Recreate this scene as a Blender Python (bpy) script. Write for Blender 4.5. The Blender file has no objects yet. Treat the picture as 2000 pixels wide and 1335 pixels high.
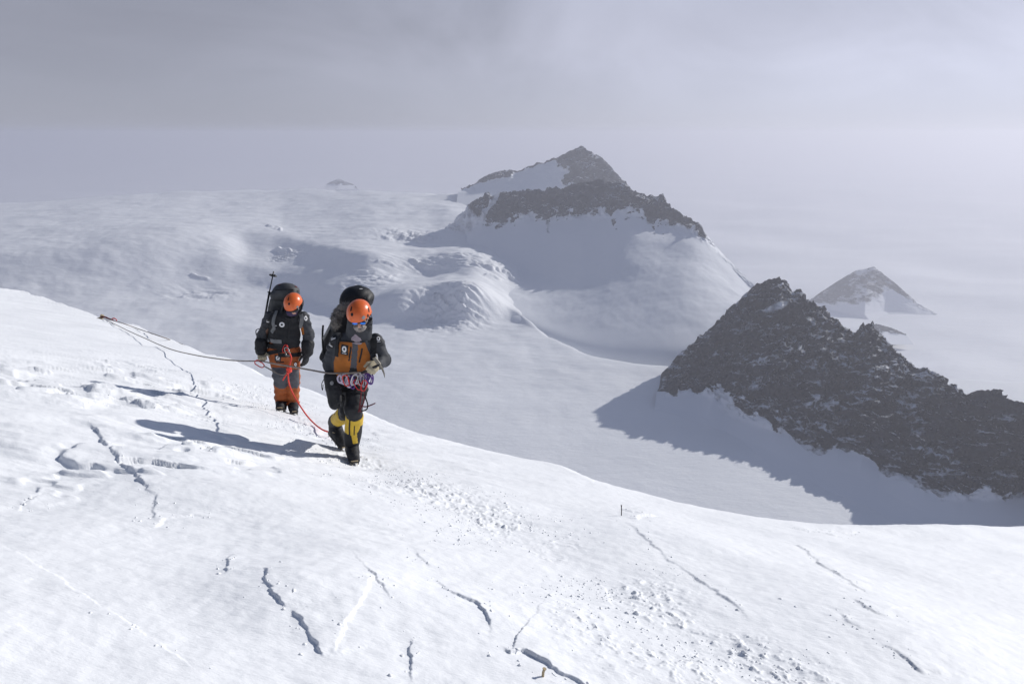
import bpy, math, random
import numpy as np
from mathutils import Vector, Matrix

random.seed(7)
rng = np.random.default_rng(7)
scene = bpy.context.scene
col = scene.collection

# ------------------------------------------------------------------ camera
F_PX = 1444.0            # focal length in photo pixels (2000 wide)
EYE_Y = 260.0            # photo row of eye level
CAM_H = 1.5
TH = math.atan((667.5 - EYE_Y) / F_PX)
CT, ST = math.cos(TH), math.sin(TH)
cam_d = bpy.data.cameras.new("camera")
cam_d.sensor_fit = 'HORIZONTAL'
cam_d.sensor_width = 36.0
cam_d.lens = 36.0 * F_PX / 2000.0
cam_d.clip_start = 0.05
cam_d.clip_end = 200000.0
cam = bpy.data.objects.new("camera", cam_d)
col.objects.link(cam)
cam.location = (0, 0, CAM_H)
cam.rotation_euler = (math.pi / 2 - TH, 0, 0)
scene.camera = cam

# ------------------------------------------------------------------ light
SUN_AZ = math.radians(60.0)     # clockwise from +Y (straight ahead) towards +X
SUN_EL = math.radians(26.5)
SUN_DIR = Vector((math.sin(SUN_AZ) * math.cos(SUN_EL), math.cos(SUN_AZ) * math.cos(SUN_EL), math.sin(SUN_EL)))

world = bpy.data.worlds.new("World")
scene.world = world
world.use_nodes = True
wt = world.node_tree
wt.nodes.clear()
def wn(t, **k):
    n = wt.nodes.new(t)
    for a, b in k.items():
        setattr(n, a, b)
    return n
w_out = wn('ShaderNodeOutputWorld')
w_bg = wn('ShaderNodeBackground')
w_bg.inputs['Strength'].default_value = 0.10
w_sky = wn('ShaderNodeTexSky', sky_type='NISHITA')
w_sky.sun_disc = False
w_sky.sun_elevation = SUN_EL
w_sky.sun_rotation = SUN_AZ
w_sky.altitude = 4000.0
w_sky.air_density = 1.0
w_sky.dust_density = 0.6
# a high thin veil of cloud, thick towards the horizon and thinning overhead, brighter round the sun
w_tc = wn('ShaderNodeTexCoord')
w_sep = wn('ShaderNodeSeparateXYZ')
wt.links.new(w_tc.outputs['Generated'], w_sep.inputs[0])
w_thin = wn('ShaderNodeMapRange', interpolation_type='SMOOTHSTEP')
w_thin.inputs['From Min'].default_value = 0.10
w_thin.inputs['From Max'].default_value = 0.60
w_thin.inputs['To Min'].default_value = 0.93
w_thin.inputs['To Max'].default_value = 0.10
wt.links.new(w_sep.outputs['Z'], w_thin.inputs['Value'])
w_map = wn('ShaderNodeMapping')
w_map.inputs['Scale'].default_value = (1.0, 1.0, 1.7)
w_map.inputs['Location'].default_value = (0.3, 0.1, 0.55)
wt.links.new(w_tc.outputs['Generated'], w_map.inputs['Vector'])
w_noise = wn('ShaderNodeTexNoise')
w_noise.inputs['Scale'].default_value = 2.8
w_noise.inputs['Detail'].default_value = 6.0
w_noise.inputs['Roughness'].default_value = 0.52
w_noise.inputs['Distortion'].default_value = 0.9
wt.links.new(w_map.outputs[0], w_noise.inputs['Vector'])
w_dot = wn('ShaderNodeVectorMath', operation='DOT_PRODUCT')
wt.links.new(w_tc.outputs['Generated'], w_dot.inputs[0])
w_dot.inputs[1].default_value = SUN_DIR
w_glow = wn('ShaderNodeMapRange', interpolation_type='SMOOTHSTEP')
w_glow.inputs['From Min'].default_value = 0.1
w_glow.inputs['From Max'].default_value = 1.0
w_glow.inputs['To Min'].default_value = 2.92
w_glow.inputs['To Max'].default_value = 5.8
wt.links.new(w_dot.outputs['Value'], w_glow.inputs['Value'])
w_nr = wn('ShaderNodeMapRange')
w_nr.inputs['From Min'].default_value = 0.3
w_nr.inputs['From Max'].default_value = 0.72
w_nr.inputs['To Min'].default_value = 0.88
w_nr.inputs['To Max'].default_value = 1.24
wt.links.new(w_noise.outputs['Fac'], w_nr.inputs['Value'])
w_mul = wn('ShaderNodeMath', operation='MULTIPLY')
wt.links.new(w_glow.outputs[0], w_mul.inputs[0])
w_nf = wn('ShaderNodeMapRange', interpolation_type='SMOOTHSTEP')    # cloud forms dissolve into the haze near the horizon
w_nf.inputs['From Min'].default_value = 0.0
w_nf.inputs['From Max'].default_value = 0.10
wt.links.new(w_sep.outputs['Z'], w_nf.inputs['Value'])
w_nm = wn('ShaderNodeMix', data_type='FLOAT')
w_nm.inputs['A'].default_value = 1.0
wt.links.new(w_nf.outputs[0], w_nm.inputs['Factor'])
wt.links.new(w_nr.outputs[0], w_nm.inputs['B'])
wt.links.new(w_nm.outputs['Result'], w_mul.inputs[1])
w_vc = wn('ShaderNodeVectorMath', operation='SCALE')
w_vc.inputs[0].default_value = (0.97, 0.99, 1.19)
w_low = wn('ShaderNodeMapRange', interpolation_type='SMOOTHSTEP')   # the veil thickens and brightens towards the horizon
w_low.inputs['From Min'].default_value = 0.0
w_low.inputs['From Max'].default_value = 0.16
w_low.inputs['To Min'].default_value = 1.22
w_low.inputs['To Max'].default_value = 1.05
wt.links.new(w_sep.outputs['Z'], w_low.inputs['Value'])
w_mul2 = wn('ShaderNodeMath', operation='MULTIPLY')
wt.links.new(w_mul.outputs[0], w_mul2.inputs[0])
wt.links.new(w_low.outputs[0], w_mul2.inputs[1])
wt.links.new(w_mul2.outputs[0], w_vc.inputs['Scale'])
w_mix = wn('ShaderNodeMix', data_type='RGBA')
wt.links.new(w_thin.outputs[0], w_mix.inputs['Factor'])
wt.links.new(w_sky.outputs['Color'], w_mix.inputs['A'])
wt.links.new(w_vc.outputs[0], w_mix.inputs['B'])
wt.links.new(w_mix.outputs['Result'], w_bg.inputs['Color'])
wt.links.new(w_bg.outputs[0], w_out.inputs['Surface'])

sun_d = bpy.data.lights.new("sun", 'SUN')
sun_d.energy = 3.9
sun_d.angle = math.radians(0.6)
sun_d.color = (1.0, 0.965, 0.91)
sun = bpy.data.objects.new("sun", sun_d)
col.objects.link(sun)
sun.rotation_euler = (-SUN_DIR).to_track_quat('-Z', 'Y').to_euler()
sun.location = (30, 15, 40)

scene.view_settings.view_transform = 'Standard'
scene.view_settings.look = 'None'
scene.view_settings.exposure = 0.0
scene.view_settings.gamma = 1.0
scene.render.engine = 'CYCLES'
cy = scene.cycles
cy.use_denoising = True
cy.max_bounces = 6
cy.diffuse_bounces = 3
cy.glossy_bounces = 2
cy.transmission_bounces = 2
cy.volume_bounces = 2
cy.transparent_max_bounces = 8
cy.caustics_reflective = False
cy.caustics_refractive = False

# ------------------------------------------------------------------ pixel <-> place
def ray(px, py):
    """direction through a photo pixel, scaled so that its y (straight ahead) is 1"""
    u = (np.asarray(px, float) - 1000.0) / F_PX
    v = -(np.asarray(py, float) - 667.5) / F_PX
    dy = CT + v * ST
    dz = -ST + v * CT
    return u / dy, dz / dy
def P(px, py, Y):
    a, b = ray(px, py)
    return Vector((float(a) * Y, float(Y), float(b) * Y + CAM_H))
def dist_at_z(px, py, z):
    a, b = ray(px, py)
    return (z - CAM_H) / b

# ------------------------------------------------------------------ noise (numpy)
PERM = np.random.default_rng(11).permutation(256).astype(np.int32)
PERM = np.concatenate([PERM, PERM])
_ga = np.arange(256) * (2 * math.pi / 256)
GX, GY = np.cos(_ga).astype(np.float32), np.sin(_ga).astype(np.float32)
GV = (np.random.default_rng(12).random(256) * 2 - 1).astype(np.float32)
def noise2(x, y, seed=0):
    x = np.asarray(x, float); y = np.asarray(y, float)
    x, y = np.broadcast_arrays(x, y)
    ix = np.floor(x); iy = np.floor(y)
    fx = (x - ix).astype(np.float32); fy = (y - iy).astype(np.float32)
    ix = (ix.astype(np.int64) + seed * 37).astype(np.int32) & 255; iy = (iy.astype(np.int64) + seed * 101).astype(np.int32) & 255
    ux = fx * fx * fx * (fx * (fx * 6 - 15) + 10); uy = fy * fy * fy * (fy * (fy * 6 - 15) + 10)
    r0 = PERM[ix]; r1 = PERM[(ix + 1) & 255]
    def g(r, dx, dy):
        h = PERM[r + ((iy + dy) & 255)]
        return GX[h] * (fx - dx) + GY[h] * (fy - dy)
    a = g(r0, 0, 0); b = g(r1, 1, 0); c = g(r0, 0, 1); d = g(r1, 1, 1)
    return ((a + (b - a) * ux + (c - a) * uy + (a - b - c + d) * ux * uy) * 1.4).astype(float)
def noise3(x, y, z, seed=0):
    ix = np.floor(x).astype(np.int32); iy = np.floor(y).astype(np.int32); iz = np.floor(z).astype(np.int32)
    fx = x - ix; fy = y - iy; fz = z - iz
    ux = fx * fx * (3 - 2 * fx); uy = fy * fy * (3 - 2 * fy); uz = fz * fz * (3 - 2 * fz)
    x0 = PERM[(ix + seed * 37) & 255]; x1 = PERM[(ix + 1 + seed * 37) & 255]
    y0 = iy & 255; y1 = (iy + 1) & 255; z0 = iz & 255; z1 = (iz + 1) & 255
    def v(a, b, c): return GV[PERM[PERM[a + b] + c]]
    def l(b, c):
        p = v(x0, b, c)
        return p + (v(x1, b, c) - p) * ux
    a = l(y0, z0); a = a + (l(y1, z0) - a) * uy
    b = l(y0, z1); b = b + (l(y1, z1) - b) * uy
    return a + (b - a) * uz
def fbm2(x, y, octs=4, seed=0, gain=0.5, lac=2.03):
    t = 0; a = 1.0; f = 1.0
    for o in range(octs):
        t = t + a * noise2(x * f + 17.3 * o, y * f - 9.1 * o, seed + o)
        a *= gain; f *= lac
    return t
def ridged2(x, y, octs=4, seed=0, gain=0.5, lac=2.1):
    t = 0; a = 1.0; f = 1.0
    for o in range(octs):
        t = t + a * (1 - 2 * np.abs(noise2(x * f + 5.3 * o, y * f + 3.7 * o, seed + o)))
        a *= gain; f *= lac
    return t
def facets(u, v, seed):
    """broken planes: each cell of a jittered lattice is one tilted facet. returns height (about -1..1) and a random tone per facet"""
    u = np.asarray(u, float); v = np.asarray(v, float)
    iu = np.floor(u).astype(np.int64); iv = np.floor(v).astype(np.int64)
    best = np.full(u.shape, 1e9); hgt = np.zeros(u.shape); tone = np.zeros(u.shape)
    def rnd(a, b, k): return (GV[PERM[PERM[(a + 13 * k + seed * 29) & 255] + ((b + 7 * k) & 255)]] + 1) * 0.5
    for du in (-1, 0, 1):
        for dv in (-1, 0, 1):
            a = iu + du; b = iv + dv
            cu = a + rnd(a, b, 1); cv = b + rnd(a, b, 2)
            eu = u - cu; ev = v - cv
            d = eu * eu + ev * ev
            m = d < best
            best = np.where(m, d, best)
            hgt = np.where(m, (rnd(a, b, 3) - 0.5) * 1.1 + (rnd(a, b, 4) - 0.5) * 1.8 * eu + (rnd(a, b, 5) - 0.5) * 1.8 * ev, hgt)
            tone = np.where(m, rnd(a, b, 6), tone)
    return hgt, tone
def sstep(a, b, x):
    t = np.clip((x - a) / (b - a), 0, 1)
    return t * t * (3 - 2 * t)

# ------------------------------------------------------------------ mesh helpers
def mesh_obj(name, verts, faces, mat=None, parent=None, smooth=True, kind=None, label=None, cat=None, group=None):
    me = bpy.data.meshes.new(name)
    verts = np.asarray(verts, np.float32)
    if isinstance(faces, np.ndarray):
        n = faces.shape[1]
        me.vertices.add(len(verts)); me.vertices.foreach_set('co', verts.ravel())
        me.loops.add(faces.size); me.loops.foreach_set('vertex_index', faces.astype(np.int32).ravel())
        me.polygons.add(len(faces))
        me.polygons.foreach_set('loop_start', np.arange(0, faces.size, n, dtype=np.int32))
        me.polygons.foreach_set('loop_total', np.full(len(faces), n, np.int32))
    else:
        me.from_pydata([tuple(map(float, v)) for v in verts], [], [tuple(int(i) for i in f) for f in faces])
    me.update(calc_edges=True)
    me.validate()
    if smooth:
        me.polygons.foreach_set('use_smooth', np.ones(len(me.polygons), bool))
    if mat is not None:
        me.materials.append(mat)
    o = bpy.data.objects.new(name, me)
    col.objects.link(o)
    if parent is not None:
        o.parent = parent
    tag(o, label, cat, group, kind)
    return o
def tag(o, label=None, cat=None, group=None, kind=None):
    if label: o['label'] = label
    if cat: o['category'] = cat
    if group: o['group'] = group
    if kind: o['kind'] = kind
    return o
def empty(name, loc, label, cat, group=None):
    o = bpy.data.objects.new(name, None)
    o.empty_display_size = 0.1
    col.objects.link(o)
    o.location = loc
    return tag(o, label, cat, group)
def grid_faces(nr, nc):
    i = np.arange(nr - 1)[:, None] * nc + np.arange(nc - 1)[None, :]
    return np.stack([i, i + 1, i + nc + 1, i + nc], -1).reshape(-1, 4)
def add_attr(o, name, vals):
    a = o.data.attributes.new(name, 'FLOAT', 'POINT')
    a.data.foreach_set('value', np.asarray(vals, np.float32).ravel())

# ------------------------------------------------------------------ materials
def new_mat(name):
    m = bpy.data.materials.new(name)
    m.use_nodes = True
    nt = m.node_tree
    b = nt.nodes['Principled BSDF']
    return m, nt, b
def lk(nt, a, b): nt.links.new(a, b)
def tex_noise(nt, scale, detail=4.0, rough=0.55, coord='Object', vec=None):
    n = nt.nodes.new('ShaderNodeTexNoise')
    n.inputs['Scale'].default_value = scale
    n.inputs['Detail'].default_value = detail
    n.inputs['Roughness'].default_value = rough
    if vec is None:
        tc = nt.nodes.new('ShaderNodeTexCoord')
        vec = tc.outputs[coord]
    lk(nt, vec, n.inputs['Vector'])
    return n
def ramp(nt, fac, stops):
    r = nt.nodes.new('ShaderNodeValToRGB')
    e = r.color_ramp.elements
    while len(e) < len(stops): e.new(0.5)
    for el, (p, c) in zip(e, stops):
        el.position = p
        el.color = c if len(c) == 4 else (*c, 1)
    lk(nt, fac, r.inputs['Fac'])
    return r
def bump(nt, height, strength, dist, normal=None):
    b = nt.nodes.new('ShaderNodeBump')
    b.inputs['Strength'].default_value = strength
    b.inputs['Distance'].default_value = dist
    lk(nt, height, b.inputs['Height'])
    if normal is not None: lk(nt, normal, b.inputs['Normal'])
    return b
def fabric(name, color, rough=0.75, scale=60.0, amp=0.25, var=0.16, sheen=0.0):
    """cloth: slightly uneven colour, weave-scale relief"""
    m, nt, b = new_mat(name)
    n = tex_noise(nt, 9.0, 5, 0.6)
    c = np.array(color)
    r = ramp(nt, n.outputs['Fac'], [(0.3, tuple(c * (1 - var))), (0.7, tuple(np.minimum(c * (1 + var), 1)))])
    lk(nt, r.outputs[0], b.inputs['Base Color'])
    b.inputs['Roughness'].default_value = rough
    b.inputs['Specular IOR Level'].default_value = 0.3
    f = tex_noise(nt, scale, 3, 0.6)
    bp = bump(nt, f.outputs['Fac'], amp, 0.006)
    lk(nt, bp.outputs[0], b.inputs['Normal'])
    return m
def plain(name, color, rough=0.5, metal=0.0, spec=0.5):
    m, nt, b = new_mat(name)
    n = tex_noise(nt, 40.0, 3, 0.6)
    c = np.array(color)
    r = ramp(nt, n.outputs['Fac'], [(0.25, tuple(c * 0.88)), (0.75, tuple(np.minimum(c * 1.1, 1)))])
    lk(nt, r.outputs[0], b.inputs['Base Color'])
    b.inputs['Roughness'].default_value = rough
    b.inputs['Metallic'].default_value = metal
    b.inputs['Specular IOR Level'].default_value = spec
    return m

def snow_material(name, bumps, base=(0.86, 0.875, 0.90), stretch=(1, 1, 1), rough=0.62):
    m, nt, b = new_mat(name)
    tc = nt.nodes.new('ShaderNodeTexCoord')
    mp = nt.nodes.new('ShaderNodeMapping')
    mp.inputs['Scale'].default_value = stretch
    lk(nt, tc.outputs['Object'], mp.inputs['Vector'])
    n0 = tex_noise(nt, bumps[0][0] * 0.35, 4, 0.5, vec=mp.outputs[0])
    c = np.array(base)
    r = ramp(nt, n0.outputs['Fac'], [(0.3, tuple(c * 0.965)), (0.7, tuple(np.minimum(c * 1.02, 0.95)))])
    lk(nt, r.outputs[0], b.inputs['Base Color'])
    b.inputs['Roughness'].default_value = rough
    b.inputs['Specular IOR Level'].default_value = 0.25
    nrm = None
    for sc, st, di in bumps:
        n = tex_noise(nt, sc, 5, 0.6, vec=mp.outputs[0])
        bp = bump(nt, n.outputs['Fac'], st, di, nrm)
        nrm = bp.outputs[0]
    lk(nt, nrm, b.inputs['Normal'])
    return m

M_SNOW = snow_material("snow", [(3.0, 0.35, 0.06), (20.0, 0.40, 0.014), (90.0, 0.45, 0.004)], stretch=(0.45, 1.0, 1.0))
M_FARSNOW = snow_material("far_snow", [(0.012, 0.5, 8.0), (0.05, 0.4, 2.4), (0.2, 0.3, 0.7)], stretch=(0.6, 1.2, 1.6), base=(0.83, 0.845, 0.875))

def rock_material(name, scale, rock=(0.055, 0.057, 0.06), snow=(0.80, 0.82, 0.86), slope=0.62, thr=0.0):
    """rock with wind-packed snow on its ledges; attribute 'rock' says where the rock stands out of the snow"""
    m, nt, b = new_mat(name)
    at = nt.nodes.new('ShaderNodeAttribute'); at.attribute_name = 'rock'
    geo = nt.nodes.new('ShaderNodeNewGeometry')
    tc = nt.nodes.new('ShaderNodeTexCoord')
    mp0 = nt.nodes.new('ShaderNodeMapping'); mp0.inputs['Rotation'].default_value = (0.0, -0.5, 0.0); mp0.inputs['Scale'].default_value = (1.0, 1.0, 2.2)
    lk(nt, tc.outputs['Object'], mp0.inputs['Vector'])
    n1 = tex_noise(nt, scale, 8, 0.65, vec=tc.outputs['Object'])
    n2 = tex_noise(nt, scale * 5, 6, 0.7, vec=tc.outputs['Object'])
    n3 = tex_noise(nt, scale * 0.8, 4, 0.6, vec=tc.outputs['Object'])
    # rock edge: attribute + noise
    e1 = nt.nodes.new('ShaderNodeMath'); e1.operation = 'MULTIPLY_ADD'
    lk(nt, n1.outputs['Fac'], e1.inputs[0]); e1.inputs[1].default_value = 0.55
    lk(nt, at.outputs['Fac'], e1.inputs[2])
    e2 = nt.nodes.new('ShaderNodeMath'); e2.operation = 'MULTIPLY_ADD'
    lk(nt, n2.outputs['Fac'], e2.inputs[0]); e2.inputs[1].default_value = 0.35
    lk(nt, e1.outputs[0], e2.inputs[2])
    edge = nt.nodes.new('ShaderNodeMapRange')
    edge.inputs['From Min'].default_value = 0.86; edge.inputs['From Max'].default_value = 1.06
    lk(nt, e2.outputs[0], edge.inputs['Value'])
    # snow lying on ledges: upward normal + noise
    sp = nt.nodes.new('ShaderNodeSeparateXYZ'); lk(nt, geo.outputs['Normal'], sp.inputs[0])
    l1 = nt.nodes.new('ShaderNodeMath'); l1.operation = 'MULTIPLY_ADD'
    lk(nt, n2.outputs['Fac'], l1.inputs[0]); l1.inputs[1].default_value = 0.45
    nz = nt.nodes.new('ShaderNodeMath'); nz.operation = 'MULTIPLY'; nz.inputs[1].default_value = 0.6
    lk(nt, sp.outputs['Z'], nz.inputs[0]); lk(nt, nz.outputs[0], l1.inputs[2])
    l2 = nt.nodes.new('ShaderNodeMath'); l2.operation = 'MULTIPLY_ADD'
    n5 = tex_noise(nt, scale * 0.9, 6, 0.62, vec=mp0.outputs[0])
    lk(nt, n5.outputs['Fac'], l2.inputs[0]); l2.inputs[1].default_value = 0.9
    lk(nt, l1.outputs[0], l2.inputs[2])
    n6 = tex_noise(nt, scale * 0.28, 4, 0.6, vec=tc.outputs['Object'])
    l3 = nt.nodes.new('ShaderNodeMath'); l3.operation = 'MULTIPLY_ADD'; l3.inputs[1].default_value = 1.0
    lk(nt, n6.outputs['Fac'], l3.inputs[0]); lk(nt, l2.outputs[0], l3.inputs[2])
    led = nt.nodes.new('ShaderNodeMapRange')
    led.inputs['From Min'].default_value = slope + 0.92 + thr; led.inputs['From Max'].default_value = slope + 1.12 + thr
    led.inputs['To Min'].default_value = 1.0; led.inputs['To Max'].default_value = 0.14
    lk(nt, l3.outputs[0], led.inputs['Value'])
    mm = nt.nodes.new('ShaderNodeMath'); mm.operation = 'MULTIPLY'
    lk(nt, edge.outputs[0], mm.inputs[0]); lk(nt, led.outputs[0], mm.inputs[1])
    tn = nt.nodes.new('ShaderNodeAttribute'); tn.attribute_name = 'tone'
    # bands of darker and paler rock running down the face, broken by fine noise
    mp = nt.nodes.new('ShaderNodeMapping'); mp.inputs['Rotation'].default_value = (0.0, 0.6, 0.0); mp.inputs['Scale'].default_value = (1.0, 0.6, 3.2)
    lk(nt, tc.outputs['Object'], mp.inputs['Vector'])
    n4 = tex_noise(nt, scale * 1.4, 7, 0.68, vec=mp.outputs[0])
    av = nt.nodes.new('ShaderNodeMix'); av.data_type = 'FLOAT'; av.inputs['Factor'].default_value = 0.55
    lk(nt, n2.outputs['Fac'], av.inputs['A']); lk(nt, n4.outputs['Fac'], av.inputs['B'])
    av2 = nt.nodes.new('ShaderNodeMath'); av2.operation = 'MULTIPLY_ADD'; av2.inputs[1].default_value = 0.22
    lk(nt, tn.outputs['Fac'], av2.inputs[0]); lk(nt, av.outputs['Result'], av2.inputs[2])
    av3 = nt.nodes.new('ShaderNodeMath'); av3.operation = 'SUBTRACT'; av3.inputs[1].default_value = 0.11; lk(nt, av2.outputs[0], av3.inputs[0])
    rc = ramp(nt, av3.outputs[0], [(0.36, tuple(np.array(rock) * 0.35)), (0.5, rock), (0.64, tuple(np.array(rock) * 2.6))])
    mix = nt.nodes.new('ShaderNodeMix'); mix.data_type = 'RGBA'
    lk(nt, mm.outputs[0], mix.inputs['Factor'])
    mix.inputs['A'].default_value = (*snow, 1)
    lk(nt, rc.outputs[0], mix.inputs['B'])
    lk(nt, mix.outputs['Result'], b.inputs['Base Color'])
    b.inputs['Roughness'].default_value = 0.8
    b.inputs['Specular IOR Level'].default_value = 0.15
    bs = nt.nodes.new('ShaderNodeMath'); bs.operation = 'MULTIPLY'
    lk(nt, n2.outputs['Fac'], bs.inputs[0]); lk(nt, mm.outputs[0], bs.inputs[1])
    bp = bump(nt, bs.outputs[0], 0.9, 0.5 / scale * 0.35)
    lk(nt, bp.outputs[0], b.inputs['Normal'])
    return m

# ------------------------------------------------------------------ near snow slope
SX, SY = -0.1833703, -0.2887332         # fall of the slope to the right and ahead
SKY = np.array([(-1500, 420), (-600, 470), (-150, 532), (0, 560), (40, 563), (60, 572), (130, 596), (200, 619), (240, 629), (262, 630), (300, 652), (345, 668), (400, 688),
    (420, 690), (440, 703), (500, 728), (560, 752), (640, 783), (700, 803), (760, 825), (830, 847), (900, 866), (960, 880), (1010, 890), (1060, 899),
    (1090, 908), (1115, 922), (1160, 944), (1200, 955), (1260, 972), (1330, 988), (1400, 1003), (1460, 1012), (1530, 1022), (1600, 1029),
    (1700, 1032), (1800, 1030), (1900, 1029), (2000, 1029), (2200, 1029), (2600, 1027), (3600, 1020)], float)
_a, _b = ray(SKY[:, 0], SKY[:, 1] + 2.0)
_t = -CAM_H / (_b - SX * _a - SY)
_t = np.where((_t < 0) | (_t > 60), 60, _t)
_o = np.argsort(_a)
CREST_U, CREST_Y = _a[_o], _t[_o]
def crest_y(u): return np.interp(u, CREST_U, CREST_Y)

def plane_pt(px, py):
    a, b = ray(px, py)
    t = -CAM_H / (b - SX * a - SY)
    return np.stack([a * t, t], -1)

# wind-cut steps: (pixel line, height m, fade m, +1: high side to the right of the line's direction)
SCARPS = [
    ([(178, 860), (200, 885), (218, 908), (240, 932), (262, 948), (290, 975), (312, 995)], 0.085, 0.45, -1),
    ([(312, 988), (300, 1010), (306, 1020), (288, 1033)], 0.06, 0.22, -1),
    ([(300, 1047), (325, 1030), (380, 1022), (425, 1030)], 0.05, 0.22, -1),
    ([(520, 1143), (524, 1175), (540, 1202), (562, 1225)], 0.075, 0.30, -1),
    ([(568, 1222), (598, 1246), (618, 1275), (640, 1304)], 0.095, 0.32, -1),
    ([(770, 1215), (752, 1190), (735, 1168), (715, 1205), (680, 1245), (646, 1302)], 0.055, 0.22, 1),
    ([(456, 1100), (448, 1125), (444, 1150)], 0.05, 0.20, -1),
    ([(815, 1105), (840, 1132)], 0.035, 0.2, -1),
    ([(848, 1153), (868, 1178), (905, 1195), (930, 1205), (952, 1232), (966, 1268)], 0.075, 0.30, -1),
    ([(975, 1275), (1000, 1292), (1022, 1288), (1050, 1302), (1085, 1320), (1130, 1340), (1170, 1370)], 0.095, 0.35, -1),
    ([(803, 1268), (800, 1295), (808, 1345)], 0.06, 0.22, -1),
    ([(1225, 1040), (1258, 1073), (1300, 1108), (1345, 1142), (1392, 1176), (1440, 1212), (1470, 1238)], 0.055, 0.30, -1),
    ([(1540, 1056), (1572, 1084), (1600, 1118), (1632, 1145), (1668, 1176), (1706, 1204)], 0.055, 0.30, -1),
    ([(1655, 1205), (1680, 1224), (1712, 1240), (1745, 1250)], 0.06, 0.25, -1),
    ([(1636, 1232), (1652, 1252), (1690, 1270)], 0.06, 0.2, -1),
    ([(1715, 1293), (1750, 1308), (1775, 1328), (1800, 1345)], 0.07, 0.25, -1),
    ([(1150, 1135), (1180, 1155), (1195, 1178), (1192, 1200)], 0.030, 0.20, 1),
    ([(1208, 998), (1235, 1006), (1262, 1012)], 0.05, 0.25, -1),
    ([(1240, 1030), (1250, 1020), (1290, 1015)], 0.07, 0.25, -1),
    ([(1530, 1026), (1570, 1036), (1620, 1044), (1660, 1054)], 0.05, 0.4, -1),
    ([(1585, 1031), (1635, 1037), (1690, 1038)], 0.04, 0.3, -1),
    ([(1720, 1040), (1780, 1044), (1880, 1056)], 0.03, 0.4, -1),
    ([(225, 630), (258, 662), (295, 695), (318, 722), (342, 745), (362, 768), (378, 790)], 0.009, 0.35, -1),
    ([(415, 790), (432, 812), (445, 838)], 0.03, 0.25, -1),
    ([(60, 745), (85, 752), (120, 755)], 0.07, 0.4, -1, 0.16),
    ([(155, 772), (172, 780), (190, 792)], 0.10, 0.5, -1, 0.16),
    ([(235, 800), (255, 812), (280, 820), (300, 830)], 0.10, 0.5, -1, 0.16),
    ([(150, 835), (200, 822), (235, 803)], 0.06, 0.5, -1, 0.16),
    ([(85, 792), (105, 796), (118, 795)], 0.05, 0.3, -1, 0.16),
    ([(370, 912), (400, 908), (430, 925)], 0.05, 0.3, -1, 0.06),
    ([(-20, 1075), (60, 1112), (120, 1152), (200, 1205), (300, 1262), (420, 1345)], 0.022, 0.5, 1),
    ([(540, 900), (562, 888), (590, 905)], 0.04, 0.25, 1),
    
    
    ([(30, 1000), (48, 990), (62, 992)], 0.03, 0.15, -1),
]
TRACK = plane_pt(*np.array([(500, 765), (560, 806), (620, 845), (690, 895), (790, 945), (900, 1000), (1000, 1050), (1100, 1110), (1200, 1170), (1300, 1230), (1400, 1290), (1520, 1350)], float).T)

def seg_dist(x, y, pts):
    """distance to a polyline, its signed side and how far along it"""
    best = np.full(x.shape, 1e9); sign = np.zeros(x.shape); al = np.zeros(x.shape)
    L = 0.0
    seg = np.linalg.norm(np.diff(pts, axis=0), axis=1); tot = seg.sum()
    for i in range(len(pts) - 1):
        ax, ay = pts[i]; bx, by = pts[i + 1]
        dx, dy = bx - ax, by - ay
        t = np.clip(((x - ax) * dx + (y - ay) * dy) / (dx * dx + dy * dy), 0, 1)
        ex = x - ax - t * dx; ey = y - ay - t * dy
        d = np.hypot(ex, ey)
        sg = np.sign(dx * ey - dy * ex)
        m = d < best
        best = np.where(m, d, best); sign = np.where(m, sg, sign); al = np.where(m, (L + t * seg[i]) / tot, al)
        L += seg[i]
    return best, sign, al

def track_w(x, y):
    d, s, a = seg_dist(x, y, TRACK)
    w = 0.40 + 0.25 * noise2(x * 0.8, y * 0.8, 91)
    return np.exp(-(d / w) ** 2)

# smooth low mounds and dips: pixel, radius m, height m
MOUNDS = [((100, 830), 2.2, 0.12), ((60, 690), 4.0, 0.14), ((330, 1000), 0.9, 0.07), ((420, 930), 1.0, 0.08),
          ((600, 1180), 0.5, 0.07), ((690, 1130), 0.6, 0.05), ((1000, 1240), 0.6, 0.05), ((1750, 1260), 0.7, 0.09), ((1450, 1120), 1.6, 0.08),
          ((1250, 1050), 0.8, 0.06), ((200, 1200), 1.0, 0.04), ((830, 960), 0.9, 0.05), ((180, 960), 0.8, -0.05),
          ((700, 1030), 0.8, 0.04), ((1850, 1120), 1.2, 0.06)]

def swell(x, y):
    z = 0.05 * fbm2(x * 0.35, y * 0.35, 3, 3)
    for (q, r, h) in MOUNDS:
        c = plane_pt(*q)
        z = z + h * np.exp(-((x - c[0]) ** 2 + (y - c[1]) ** 2) / (r * r))
    return z
FEET = []

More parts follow.
